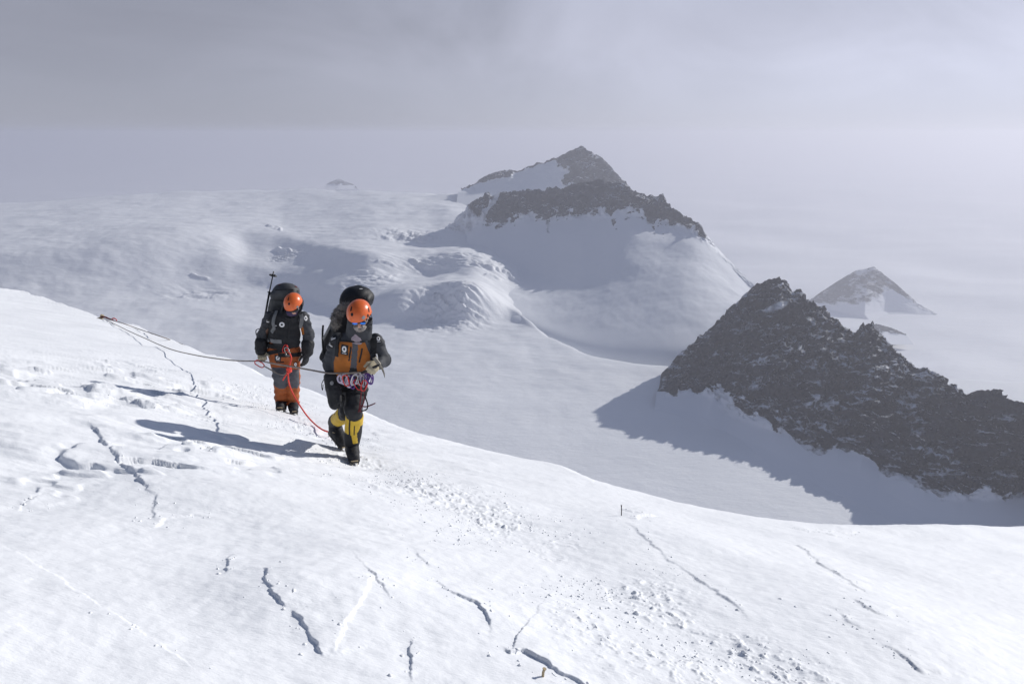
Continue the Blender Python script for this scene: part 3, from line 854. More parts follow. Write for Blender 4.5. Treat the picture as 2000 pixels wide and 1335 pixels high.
def rk_summit(G, prm, cp):
    px = 905 + cp * (1265 - 905)
    n = fbm2(G[..., 0] / 70, G[..., 2] / 60, 4, 401)
    right = sstep(1085, 1112, px + 22 * n + 20 * (prm - 1.6))
    leftr = sstep(1.55, 1.75, prm + 0.12 * n) * sstep(1010, 995, px)
    crest = sstep(1.93, 1.97, prm + 0.02 * n)
    return np.clip(right * sstep(0.95, 1.2, prm + 0.25 * n) + leftr + crest, 0, 1) * sstep(2.9, 2.3, prm)
summit_peak = build_peak("summit_peak",
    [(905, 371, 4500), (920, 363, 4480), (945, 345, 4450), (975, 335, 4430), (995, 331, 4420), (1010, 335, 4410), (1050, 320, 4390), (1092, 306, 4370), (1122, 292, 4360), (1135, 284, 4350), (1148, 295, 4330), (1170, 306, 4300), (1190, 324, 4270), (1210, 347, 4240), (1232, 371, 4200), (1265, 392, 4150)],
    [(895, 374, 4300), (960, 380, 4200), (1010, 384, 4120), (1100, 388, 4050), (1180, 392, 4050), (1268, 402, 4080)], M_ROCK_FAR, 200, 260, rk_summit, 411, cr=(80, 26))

def rk_nunatak(G, prm, cp):
    n = fbm2(G[..., 0] / 90, G[..., 2] / 60, 4, 431)
    left = sstep(0.52, 0.40, cp + 0.03 * n) * sstep(1.0, 1.35, prm + 0.2 * n)  # mixed rock and snow; the flank's shade is put in as extra rock
    crest = 0.75 * sstep(1.35, 1.85, prm + 0.35 * n) * sstep(0.40, 0.5, cp)
    return np.clip(0.66 * left + crest, 0, 1) * sstep(2.6, 2.1, prm)
nunatak = build_peak("nunatak",
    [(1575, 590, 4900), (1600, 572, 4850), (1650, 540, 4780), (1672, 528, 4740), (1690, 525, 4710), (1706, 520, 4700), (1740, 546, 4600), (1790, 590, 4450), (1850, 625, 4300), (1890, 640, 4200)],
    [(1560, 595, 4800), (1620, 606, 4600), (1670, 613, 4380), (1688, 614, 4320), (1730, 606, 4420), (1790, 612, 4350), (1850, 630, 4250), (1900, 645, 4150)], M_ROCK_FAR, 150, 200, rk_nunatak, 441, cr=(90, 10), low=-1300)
def rk_small(G, prm, cp):
    n = fbm2(G[..., 0] / 60, G[..., 2] / 40, 3, 451)
    return sstep(1.1, 1.4, prm + 0.3 * n) * sstep(2.6, 2.1, prm)
small_nunatak = build_peak("low_nunatak",
    [(1670, 655, 3700), (1690, 636, 3690), (1712, 632, 3680), (1740, 640, 3660), (1768, 652, 3630)],
    [(1665, 660, 3650), (1700, 662, 3610), (1725, 655, 3590), (1770, 655, 3610)], M_ROCK_FAR, 80, 80, rk_small, 461, cr=(60, 8), low=-1300)
far_tip = build_peak("far_summit",
    [(640, 358, 9500), (652, 353, 9500), (662, 349, 9500), (672, 354, 9500), (690, 360, 9500)],
    [(636, 362, 9400), (662, 363, 9350), (694, 363, 9400)], M_ROCK_FAR, 100, 60, rk_small, 471, cr=(60, 10), low=-1300)
def rk_mist(G, prm, cp):
    n = fbm2(G[..., 0] / 200, G[..., 2] / 100, 3, 481)
    return 0.9 * sstep(1.2, 1.6, prm + 0.3 * n) * sstep(2.6, 2.1, prm)
left_hill = build_peak("misty_hill",
    [(-420, 480, 4700), (-200, 452, 4700), (-60, 430, 4700), (10, 420, 4700), (40, 418, 4700), (75, 428, 4700), (120, 452, 4700), (160, 470, 4700)],
    [(-440, 500, 4500), (-100, 490, 4400), (40, 480, 4350), (100, 478, 4400), (170, 482, 4500)], M_ROCK_FAR, 150, 120, rk_mist, 491, cr=(140, 30), low=-1300)

# --- low ice sheet to the horizon, its swells shaped to read as cloud
def build_plain():
    nr, nc = 220, 420
    r = 900 * (75000 / 900) ** np.linspace(0, 1, nr)[:, None]
    a = np.linspace(-math.pi, math.pi, nc)[None, :]
    X = r * np.sin(a); Y = r * np.cos(a)
    Z = -1060 + 70 * fbm2(X / 2600, Y / 1500, 5, 501, 0.45) + 0 * X
    return mesh_obj("ice_cloud_plain", np.stack([X, Y, Z], -1).reshape(-1, 3), grid_faces(nr, nc), M_FARSNOW, kind='structure')
ice_cloud_plain = build_plain()

# --- the thin cloud the whole place stands in
def build_haze():
    x0, x1, y0, y1, z0, z1 = -80000, 80000, -80000, 80000, -1400, 60
    V = [(x, y, z) for z in (z0, z1) for y in (y0, y1) for x in (x0, x1)]
    Fc = [(0, 2, 3, 1), (4, 5, 7, 6), (0, 1, 5, 4), (2, 6, 7, 3), (0, 4, 6, 2), (1, 3, 7, 5)]
    m = bpy.data.materials.new("haze_air"); m.use_nodes = True
    nt = m.node_tree; nt.nodes.clear()
    o = nt.nodes.new('ShaderNodeOutputMaterial')
    v = nt.nodes.new('ShaderNodeVolumePrincipled')
    v.inputs['Color'].default_value = (0.70, 0.708, 0.78, 1)
    v.inputs['Density'].default_value = 1.0 / 8600
    v.inputs['Anisotropy'].default_value = 0.38
    lk(nt, v.outputs[0], o.inputs['Volume'])
    return mesh_obj("haze", V, Fc, m, smooth=False, kind='stuff')
haze = build_haze()

# ================================================================== solid modelling by distance field
def sd_cone(p, a, b, ra, rb, flat=1.0, ax=None):
    """tapered capsule; flat < 1 thins it along the axis ax"""
    a = np.array(a, np.float32); b = np.array(b, np.float32)
    d = b - a
    L2 = float(d @ d) + 1e-9
    q = p - a
    t = np.clip(q @ d / L2, 0, 1)
    e = q - t[..., None] * d
    if ax is not None and flat != 1.0:
        ax = np.array(ax, np.float32); ax = ax / np.linalg.norm(ax)
        c = e @ ax
        e = e + (c * (1 / flat - 1))[..., None] * ax
        return (np.sqrt((e * e).sum(-1)) - (ra + (rb - ra) * t)) * min(1.0, 0.5 + 0.5 * flat)
    return np.sqrt((e * e).sum(-1)) - (ra + (rb - ra) * t)
def sd_ell(p, c, r, rot=None):
    q = p - np.array(c, np.float32)
    if rot is not None: q = q @ np.array(rot, np.float32)      # columns of rot: local axes
    r = np.array(r, np.float32)
    k0 = np.sqrt(((q / r) ** 2).sum(-1)); k1 = np.sqrt(((q / (r * r)) ** 2).sum(-1)) + 1e-9
    return k0 * (k0 - 1) / k1
def sd_box(p, c, half, r, rot=None):
    q = p - np.array(c, np.float32)
    if rot is not None: q = q @ np.array(rot, np.float32)
    q = np.abs(q) - (np.array(half, np.float32) - r)
    return np.sqrt((np.maximum(q, 0) ** 2).sum(-1)) + np.minimum(q.max(-1), 0) - r
def smin(a, b, k):
    if k <= 0: return np.minimum(a, b)
    h = np.clip(0.5 + 0.5 * (b - a) / k, 0, 1)
    return b + (a - b) * h - k * h * (1 - h)
def wrinkle(p, f, amp, seed, stretch=(1, 1, 1)):
    s = np.array(stretch, np.float32) * f
    n = noise3(p[..., 0] * s[0] + 31, p[..., 1] * s[1] + 57, p[..., 2] * s[2] + 13, seed)
    n2 = noise3(p[..., 0] * s[0] * 2.1 + 3, p[..., 1] * s[1] * 2.1, p[..., 2] * s[2] * 2.1 + 9, seed + 1)
    return amp * (0.6 * n + 1.1 * (0.35 - np.abs(n)) + 0.45 * n2)
def surface_net(fn, lo, hi, h):
    lo = np.array(lo, float) - 2.5 * h; hi = np.array(hi, float) + 2.5 * h
    n = np.ceil((hi - lo) / h).astype(int) + 1
    ax = [lo[i] + h * np.arange(n[i]) for i in range(3)]
    p = np.stack(np.meshgrid(*ax, indexing='ij'), -1).astype(np.float32)
    d = fn(p).astype(np.float32)
    ins = d < 0
    nx, ny, nz = n - 1
    cnt = np.zeros((nx, ny, nz), np.float32); acc = np.zeros((nx, ny, nz, 3), np.float32)
    corners = [(i, j, k) for i in (0, 1) for j in (0, 1) for k in (0, 1)]
    def sl(c): return (slice(c[0], c[0] + nx), slice(c[1], c[1] + ny), slice(c[2], c[2] + nz))
    for c in corners:
        for axis in range(3):
            if c[axis]: continue
            e = list(c); e[axis] = 1
            a = d[sl(c)]; b = d[sl(e)]
            m = (a < 0) != (b < 0)
            den = np.where(m, a - b, 1)
            t = np.where(m, a / den, 0)
            pos = np.zeros((nx, ny, nz, 3), np.float32)
            for q in range(3): pos[..., q] = c[q]
            pos[..., axis] += t
            acc += pos * m[..., None]; cnt += m
    act = cnt > 0
    idx = -np.ones((nx, ny, nz), np.int64)
    idx[act] = np.arange(act.sum())
    ii = np.argwhere(act)
    V = (ii + acc[act] / cnt[act][:, None]) * h + lo
    F = []
    for axis in range(3):
        o1, o2 = [(1, 2), (2, 0), (0, 1)][axis]
        s0 = [slice(0, None)] * 3; s1 = [slice(0, None)] * 3
        s0[axis] = slice(0, -1); s1[axis] = slice(1, None)
        a = ins[tuple(s0)]; b = ins[tuple(s1)]
        ch = np.argwhere(a != b)
        ok = (ch[:, o1] > 0) & (ch[:, o2] > 0) & (ch[:, o1] < n[o1] - 1) & (ch[:, o2] < n[o2] - 1)
        ch = ch[ok]
        fl = a[tuple(ch.T)]
        def cell(d1, d2):
            q = ch.copy(); q[:, o1] -= d1; q[:, o2] -= d2
            return idx[tuple(q.T)]
        quad = np.stack([cell(1, 1), cell(0, 1), cell(0, 0), cell(1, 0)], -1)
        quad[~fl] = quad[~fl][:, ::-1]
        F.append(quad)
    F = np.concatenate(F)
    F = F[(F >= 0).all(1)]
    return V, F
def sub_mesh(V, F, m):
    f = F[m]
    u, inv = np.unique(f, return_inverse=True)
    return V[u], inv.reshape(f.shape)
def pieces(V, F, m, least=40):
    """the connected pieces of the faces in mask m, largest first; crumbs are dropped"""
    f = F[m]
    lab = np.arange(len(V))
    while True:
        mn = lab[f].min(1)
        new = lab.copy()
        np.minimum.at(new, f.ravel(), np.repeat(mn, f.shape[1]))
        new = new[new]
        if (new == lab).all(): break
        lab = new
    fl = lab[f[:, 0]]
    ids, cnt = np.unique(fl, return_counts=True)
    o = np.argsort(-cnt)
    idx = np.flatnonzero(m)
    return [idx[fl == ids[k]] for k in o if cnt[k] >= least]
def face_data(V, F):
    c = V[F].mean(1)
    nrm = np.cross(V[F[:, 2]] - V[F[:, 0]], V[F[:, 3]] - V[F[:, 1]])
    nrm /= np.linalg.norm(nrm, axis=1)[:, None] + 1e-12
    return c, nrm
def proj(p):
    """photo pixel of world points"""
    p = np.asarray(p, float)
    z = p[..., 2] - CAM_H
    dep = p[..., 1] * CT - z * ST
    return 1000 + F_PX * p[..., 0] / dep, 667.5 - F_PX * (p[..., 1] * ST + z * CT) / dep
def in_poly(x, y, poly):
    c = np.zeros(x.shape, bool)
    n = len(poly)
    for i in range(n):
        x0, y0 = poly[i]; x1, y1 = poly[(i + 1) % n]
        if y0 == y1: continue
        m = ((y0 > y) != (y1 > y)) & (x < (x1 - x0) * (y - y0) / (y1 - y0) + x0)
        c ^= m
    return c

from mathutils.bvhtree import BVHTree
def bvh_of(*VFs):
    V = []; F = []
    n = 0
    for v, f in VFs:
        V += [tuple(q) for q in v]; F += [tuple(int(i) + n for i in g) for g in f]
        n += len(v)
    return BVHTree.FromPolygons(V, F)

def tube(pts, r, n=8, closed=False, smooth_it=0):
    """mesh of a round cord through points"""
    P_ = [Vector(p) for p in pts]
    if smooth_it:
        Q = []
        m = len(P_)
        for i in range(m if closed else m - 1):
            p0 = P_[(i - 1) % m] if (closed or i > 0) else P_[i]
            p1 = P_[i]; p2 = P_[(i + 1) % m]
            p3 = P_[(i + 2) % m] if (closed or i + 2 < m) else p2
            for k in range(smooth_it):
                t = k / smooth_it
                Q.append(0.5 * ((2 * p1) + (p2 - p0) * t + (2 * p0 - 5 * p1 + 4 * p2 - p3) * t * t + (3 * p1 - p0 - 3 * p2 + p3) * t ** 3))
        if not closed: Q.append(P_[-1])
        P_ = Q
    m = len(P_)
    V, Fc = [], []
    up = Vector((0.31, 0.22, 0.92)).normalized()
    prev = None
    for i in range(m):
        a = P_[(i - 1) % m] if (closed or i > 0) else P_[i]
        b = P_[(i + 1) % m] if (closed or i < m - 1) else P_[i]
        d = (b - a)
        d = d.normalized() if d.length > 1e-9 else Vector((0, 0, 1))
        if prev is None:
            s = d.cross(up)
            if s.length < 1e-3: s = d.cross(Vector((1, 0, 0)))
        else:
            s = prev - d * prev.dot(d)
        s.normalize(); prev = s
        u = s.cross(d)
        rr = r[i] if isinstance(r, (list, tuple)) and not smooth_it else (r if not isinstance(r, (list, tuple)) else r[0])
        for k in range(n):
            ang = 2 * math.pi * k / n
            V.append(P_[i] + rr * (math.cos(ang) * s + math.sin(ang) * u))
    for i in range(m if closed else m - 1):
        for k in range(n):
            j = (i + 1) % m
            Fc.append((i * n + k, i * n + (k + 1) % n, j * n + (k + 1) % n, j * n + k))
    if not closed:
        V.append(P_[0]); V.append(P_[-1])
        for k in range(n):
            Fc.append((len(V) - 2, (k + 1) % n, k)); Fc.append((len(V) - 1, (m - 1) * n + k, (m - 1) * n + (k + 1) % n))
    return [tuple(v) for v in V], Fc
def join(*parts):
    V, F = [], []
    for v, f in parts:
        n = len(V)
        V += [tuple(q) for q in v]; F += [tuple(int(i) + n for i in g) for g in f]
    return V, F
def box_mesh(c, half, rot=None, bev=0.0):
    c = Vector(c); V = []
    for sz in (-1, 1):
        for sy in (-1, 1):
            for sx in (-1, 1):
                v = Vector((sx * half[0], sy * half[1], sz * half[2]))
                if rot is not None: v = rot @ v
                V.append(tuple(c + v))
    return V, [(0, 2, 3, 1), (4, 5, 7, 6), (0, 1, 5, 4), (2, 6, 7, 3), (0, 4, 6, 2), (1, 3, 7, 5)]
def spike(base, tip, r, n=5):
    base = Vector(base); tip = Vector(tip); d = (tip - base).normalized()
    s = d.orthogonal().normalized(); u = s.cross(d)
    V = [tuple(base + r * (math.cos(2 * math.pi * k / n) * s + math.sin(2 * math.pi * k / n) * u)) for k in range(n)] + [tuple(tip)]
    return V, [(k, (k + 1) % n, n) for k in range(n)] + [tuple(range(n))[::-1]]

CAMV = Vector((0, 0, CAM_H))
def cast(bvh, px, py, off=Vector((0, 0, 0))):
    a, b = ray(px, py)
    d = Vector((float(a), 1.0, float(b))).normalized()
    loc, nrm, i, dist = bvh.ray_cast(CAMV - off, d)
    if loc is None: return None
    if nrm.dot(d) > 0: nrm = -nrm
    return loc, nrm

class Figure:
    """a person standing at root; all part meshes are in the root's own frame"""
    def __init__(self, px, py, Y, label):
        p = P(px, py, Y)
        self.Y = Y
        p.z = SX * p.x + SY * p.y
        self.plane_root = p.copy()
        lift = gz(p.x, p.y) - p.z
        self.lift = lift
        self.loc = Vector((p.x, p.y, p.z + lift))
        self.off = p                       # local = world - off
        self.root = empty("person", self.loc, label, "person", None)
    def L(self, px, py, dy=0.0):
        return np.array(P(px, py, self.Y + dy) - self.off)
    def pix(self, V):
        return proj(np.asarray(V) + np.array(self.off))
    def mesh(self, name, V, F, mat, parent=None, **k):
        return mesh_obj(name, V, F, mat, parent or self.root, **k)
    def net(self, fn, lo, hi, h):
        return surface_net(fn, lo, hi, h)
    def ground_local(self, x, y):
        return gz(x + self.off.x, y + self.off.y) - self.off.z - self.lift
    def decal(self, name, bvh, px, py, w, h, rot, mats, parent, shape='badge', nx=14, ny=14, lift=0.004):
        """a flat thing lying on a surface, bent to it"""
        hit = cast(bvh, px, py, self.off)
        if hit is None: return None
        loc, nrm = hit
        up = Vector((0, 0, 1)); up = (up - nrm * up.dot(nrm)).normalized()
        rt = up.cross(nrm)
        cr, sr = math.cos(rot), math.sin(rot)
        e1 = rt * cr + up * sr; e2 = -rt * sr + up * cr
        if shape == 'oval':
            nx = ny = 12
        V = []
        for j in range(ny + 1):
            for i in range(nx + 1):
                a = i / nx * 2 - 1; b = j / ny * 2 - 1
                if shape == 'oval':
                    aa = a * math.sqrt(max(0, 1 - b * b / 2)); bb = b * math.sqrt(max(0, 1 - a * a / 2)); a, b = aa, bb
                q = loc + e1 * (a * w / 2) + e2 * (b * h / 2)
                l2, n2, _, _ = bvh.find_nearest(q)
                if l2 is None or (l2 - q).length > 0.06: l2, n2 = q, nrm
                if n2.dot(nrm) < 0: n2 = -n2
                V.append(tuple(l2 + n2 * lift))
        F = [(j * (nx + 1) + i, j * (nx + 1) + i + 1, (j + 1) * (nx + 1) + i + 1, (j + 1) * (nx + 1) + i) for j in range(ny) for i in range(nx)]
        o = mesh_obj(name, V, F, mats[0], parent)
        for m in mats[1:]: o.data.materials.append(m)
        if len(mats) > 1:
            for p in o.data.polygons:
                i = p.index % nx; j = p.index // nx
                a = (i + .5) / nx * 2 - 1; b = (j + .5) / ny * 2 - 1
                if shape == 'badge':           # white ring above a line of small print
                    r = math.hypot(a / 0.62, (b - 0.14) / 0.62)
                    if 0.42 < r < 1.0: p.material_index = 1
                    if -0.78 < b < -0.64 and abs(a) < 0.55 and (i % 5): p.material_index = 1
                elif shape == 'ring':
                    r = math.hypot(a, b)
                    if 0.42 < r < 0.98: p.material_index = 1
                elif shape == 'label':         # two short lines of print on black
                    if -0.55 < b < -0.05 and abs(a) < 0.75 and (i % 4): p.material_index = 1
                    if 0.2 < b < 0.45 and -0.75 < a < -0.2 and (i % 3): p.material_index = 1
        return o
    def strap(self, name, bvh, pix, width, mat, parent, thick=0.008, lift=0.004, ends3d=None):
        """a webbing strap laid over a surface along a line of photo pixels"""
        pts, nr = [], []
        for q in pix:
            hit = cast(bvh, q[0], q[1], self.off)
            if hit is None: continue
            pts.append(hit[0]); nr.append(hit[1])
        return self.ribbon(name, pts, nr, width, mat, parent, thick, lift)
    def ribbon(self, name, pts, nr, width, mat, parent, thick=0.008, lift=0.004, closed=False):
        V, F = [], []
        m = len(pts)
        for i in range(m):
            a = pts[(i - 1) % m] if closed or i > 0 else pts[i]
            b = pts[(i + 1) % m] if closed or i < m - 1 else pts[i]
            d = Vector(b) - Vector(a)
            n = Vector(nr[i]).normalized()
            s = d.cross(n)
            s = s.normalized() if s.length > 1e-6 else Vector((1, 0, 0))
            c = Vector(pts[i]) + n * lift
            for (x, y) in ((-.5, -thick), (-.5, thick), (.5, thick), (.5, -thick)):
                V.append(tuple(c + s * (x * width) + n * y))
        k = m if closed else m - 1
        for i in range(k):
            j = (i + 1) % m
            for e in range(4):
                F.append((i * 4 + e, i * 4 + (e + 1) % 4, j * 4 + (e + 1) % 4, j * 4 + e))
        if not closed:
            F += [(0, 3, 2, 1), ((m - 1) * 4, (m - 1) * 4 + 1, (m - 1) * 4 + 2, (m - 1) * 4 + 3)]
        return mesh_obj(name, V, F, mat, parent, smooth=False)
def lohi(pts, m):
    a = np.array([np.asarray(q, float) for q in pts])
    return a.min(0) - m, a.max(0) + m
def frame(fwd, up=(0, 0, 1)):
    """columns: right, forward, up"""
    f = Vector(fwd).normalized(); u = Vector(up); r = f.cross(u).normalized(); u = r.cross(f)
    return np.array([r, f, u]).T

# ------------------------------------------------------------------ climbers' materials
M_SKIN = plain("skin", (0.52, 0.30, 0.22), 0.55)
M_GREY = fabric("grey_shell_fabric", (0.042, 0.045, 0.052), 0.7)
M_CHAR = fabric("charcoal_fabric", (0.014, 0.015, 0.018), 0.7)
M_BLACK = fabric("black_fabric", (0.016, 0.017, 0.020), 0.65)
M_ORANGE = fabric("orange_fabric", (0.36, 0.118, 0.020), 0.7, var=0.22)
M_RUST = fabric("rust_orange_fabric", (0.36, 0.100, 0.030), 0.72, var=0.2)
M_YELLOW = fabric("yellow_gaiter_fabric", (0.62, 0.41, 0.040), 0.6)
M_KNEE = fabric("slate_knee_fabric", (0.085, 0.088, 0.10), 0.75)
M_BEIGE = fabric("beige_leather", (0.44, 0.385, 0.27), 0.75)
M_PACKGREY = fabric("pack_grey_nylon", (0.055, 0.058, 0.062), 0.6)
M_PACKBLACK = fabric("pack_black_nylon", (0.013, 0.014, 0.017), 0.55)
M_STRAP = fabric("grey_webbing", (0.16, 0.165, 0.17), 0.7, scale=150)
M_STRAPB = fabric("black_webbing", (0.012, 0.013, 0.015), 0.7, scale=150)
M_WHITE = plain("white_print", (0.78, 0.78, 0.78), 0.6)
M_BADGE = plain("black_badge", (0.008, 0.008, 0.009), 0.6)
M_HELMET = plain("orange_helmet_shell", (0.70, 0.135, 0.028), 0.32)
M_VENT = plain("dark_vent", (0.012, 0.010, 0.009), 0.8)
M_LOGO = plain("grey_badge", (0.25, 0.25, 0.25), 0.5)
M_LENS = plain("blue_mirror_lens", (0.05, 0.22, 0.75), 0.12, metal=0.85)
M_FRAME = plain("black_plastic", (0.01, 0.01, 0.012), 0.35)
M_BEARD = fabric("grey_beard", (0.30, 0.27, 0.25), 0.9, scale=400, amp=1.0, var=0.5)
M_FUR = fabric("grey_fur", (0.26, 0.24, 0.22), 0.95, scale=200, amp=1.0, var=0.6)
M_BUFF = fabric("purple_neck_tube", (0.055, 0.04, 0.085), 0.8)
M_PINKBUFF = fabric("pale_pink_neck_tube", (0.30, 0.25, 0.28), 0.8, var=0.35)
M_STEEL = plain("steel", (0.42, 0.42, 0.43), 0.35, metal=0.9)
M_CRAMP = plain("crampon_steel", (0.16, 0.15, 0.13), 0.45, metal=0.7)
M_CRAMPY = plain("yellow_crampon_frame", (0.50, 0.40, 0.16), 0.5)
M_ALU = plain("aluminium", (0.62, 0.62, 0.63), 0.35, metal=0.8)
M_RED = plain("red_anodised", (0.55, 0.03, 0.03), 0.35, metal=0.4)
M_ROPE = fabric("tan_grey_rope", (0.20, 0.17, 0.15), 0.8, scale=300, var=0.3)
M_ROPERED = fabric("red_rope", (0.72, 0.075, 0.055), 0.75, scale=300, var=0.25)
M_CORDDARK = fabric("dark_red_cord", (0.12, 0.02, 0.025), 0.8, scale=300)
M_CORDBLK = fabric("black_cord", (0.012, 0.012, 0.014), 0.8, scale=300)
M_SLING = fabric("lilac_sling", (0.62, 0.56, 0.68), 0.75, scale=150, var=0.3)
M_PURPLE = fabric("purple_webbing", (0.10, 0.05, 0.22), 0.75, scale=150)
M_LACE = fabric("tan_lace", (0.42, 0.34, 0.22), 0.8, scale=300)

# ------------------------------------------------------------------ shared pieces
def helmet(fig, c, tilt, yaw, r=(0.114, 0.138, 0.122), vents=()):
    """climbing helmet: domed shell with a rolled rim, vents and a front badge. local: +y is the wearer's front"""
    nu, nv = 40, 20
    R = Matrix.Rotation(math.pi + yaw, 3, 'Z') @ Matrix.Rotation(-tilt, 3, 'X')
    c = Vector(c)
    def pt(a, t, s=1.0):
        # t 0 top .. 1 rim ; rim is lower at the back and over the ears
        low = math.radians(97 + 9 * (-math.sin(a)) * 0.9 + 5 * math.cos(2 * a + math.pi))
        ph = t * low
        x = math.sin(ph) * math.cos(a); y = math.sin(ph) * math.sin(a); z = math.cos(ph)
        rib = 1 + 0.012 * math.cos(6 * a) * math.sin(ph) ** 2
        return Vector((x * r[0] * rib * s, y * r[1] * rib * s, z * r[2] * s))
    V, F = [], []
    for j in range(nv + 1):
        for i in range(nu):
            q = pt(2 * math.pi * i / nu, max(j, 0.02) / nv)
            if j == nv: q = q * 1.03
            V.append(tuple(c + R @ q))
    for j in range(nv):
        for i in range(nu):
            F.append((j * nu + i, (j + 1) * nu + i, (j + 1) * nu + (i + 1) % nu, j * nu + (i + 1) % nu))
    base = len(V)
    for j in range(4):                      # inside
        for i in range(nu):
            V.append(tuple(c + R @ pt(2 * math.pi * i / nu, 1 - 0.3 * j / 3, 0.93)))
    for i in range(nu):
        F.append((nv * nu + i, base + i, base + (i + 1) % nu, nv * nu + (i + 1) % nu))
    for j in range(3):
        for i in range(nu):
            F.append((base + j * nu + i, base + (j + 1) * nu + i, base + (j + 1) * nu + (i + 1) % nu, base + j * nu + (i + 1) % nu))
    h = fig.mesh("helmet", V, F, M_HELMET)
    for s_ in (-1, 1):                      # chin straps
        q_ = [c + R @ Vector((s_ * r[0] * 0.86, y_, z_)) * 1.0 for (y_, z_) in ((0.035, -0.01), (0.03, -0.05))] + [c + R @ Vector((s_ * 0.045, 0.055, -0.125)), c + R @ Vector((0.0, 0.062, -0.140))]
        sv, sf = tube(q_, 0.006, 6, smooth_it=3)
        fig.mesh("chin_strap", sv, sf, M_STRAPB, h)
    bv = BVHTree.FromPolygons([Vector(v) for v in V], F)
    for (px, py, w, hh, rot, kind) in vents:
        if kind == 'v': fig.decal("vent", bv, px, py, w, hh, rot, [M_VENT], h, 'oval', lift=0.002)
        else: fig.decal("badge", bv, px, py, w, hh, rot, [M_LOGO], h, 'plain', nx=4, ny=4, lift=0.003)
    return h, bv

def boot(fig, heel, toe, ankle, mat, crampon_parent=True, w=0.056):
    """double boot with thick sole; crampon with a frame, straps and points"""
    heel = np.array(heel, float); toe = np.array(toe, float); ankle = np.array(ankle, float)
    f = toe - heel; ln = np.linalg.norm(f); f /= ln
    upv = ankle - (heel * 0.75 + toe * 0.25); upv -= f * (upv @ f); upv /= np.linalg.norm(upv)
    r = np.cross(f, upv)
    h0 = heel + upv * 0.058; t0 = toe + upv * 0.050 - f * 0.05; b0 = heel + f * ln * 0.55 + upv * 0.075
    def fn(p):
        d = sd_cone(p, h0 + f * 0.035, b0, 0.060, 0.060)
        d = smin(d, sd_cone(p, b0, t0, 0.062, 0.056, 0.85, upv), 0.03)
        d = smin(d, sd_cone(p, heel + f * 0.06 + upv * 0.10, ankle, 0.064, 0.066), 0.05)
        sole = sd_box(p, (heel + toe) / 2 + upv * 0.018, (w, ln / 2 + 0.012, 0.018), 0.016, np.stack([r, f, upv], 1))
        d = smin(d, sole, 0.012)
        return d + wrinkle(p, 22, 0.004, 5)
    lo, hi = lohi([heel, toe, ankle], 0.10)
    V, F = surface_net(fn, lo, hi, 0.009)
    b = fig.mesh("boot", V, F, mat)
    # crampon
    Rm = Matrix(np.stack([r, f, upv], 1).tolist())
    parts = []
    mid = (heel + toe) / 2
    for s in (-1, 1):
        parts.append(box_mesh(mid + r * s * 0.040 - upv * 0.004, (0.005, ln / 2 + 0.01, 0.009), Rm))
    for t in (0.06, 0.36, 0.62, 0.93):
        parts.append(box_mesh(heel + f * ln * t - upv * 0.0045, (0.044, 0.009, 0.0045), Rm))
    for t, s in ((0.05, -1), (0.05, 1), (0.30, -1), (0.30, 1), (0.62, -1), (0.62, 1), (0.84, -1), (0.84, 1)):
        q = heel + f * ln * t + r * s * 0.040 - upv * 0.006
        parts.append(spike(q, q - upv * 0.036 + r * s * 0.004, 0.0085))
    for s in (-1, 1):
        q = toe + r * s * 0.026 + f * 0.004 - upv * 0.002
        parts.append(spike(q, q + f * 0.040 - upv * 0.024, 0.008))
    cV, cF = join(*parts)
    fig.mesh("crampon", cV, cF, M_CRAMP, b, smooth=False)
    bars = []
    bars.append(("toe_bail", tube([toe + r * -0.052 + upv * 0.012 - f * 0.03, toe + f * 0.010 + r * -0.03 + upv * 0.022, toe + f * 0.016 + upv * 0.024, toe + f * 0.010 + r * 0.03 + upv * 0.022, toe + r * 0.052 + upv * 0.012 - f * 0.03], 0.0055, 6, smooth_it=4)))
    bars.append(("heel_bail", tube([heel + r * -0.05 + upv * 0.03, heel - f * 0.022 + upv * 0.05, heel + r * 0.05 + upv * 0.03], 0.006, 6, smooth_it=4)))
    bars.append(("ankle_strap", tube([heel + f * 0.10 + r * -0.066 + upv * 0.10, heel + f * 0.165 + upv * 0.115 + r * -0.035, heel + f * 0.178 + upv * 0.122, heel + f * 0.165 + upv * 0.115 + r * 0.035, heel + f * 0.10 + r * 0.066 + upv * 0.10], 0.006, 6, smooth_it=4)))
    for nm, (bV, bF) in bars:
        fig.mesh(nm, bV, bF, M_LACE, b)
    return b

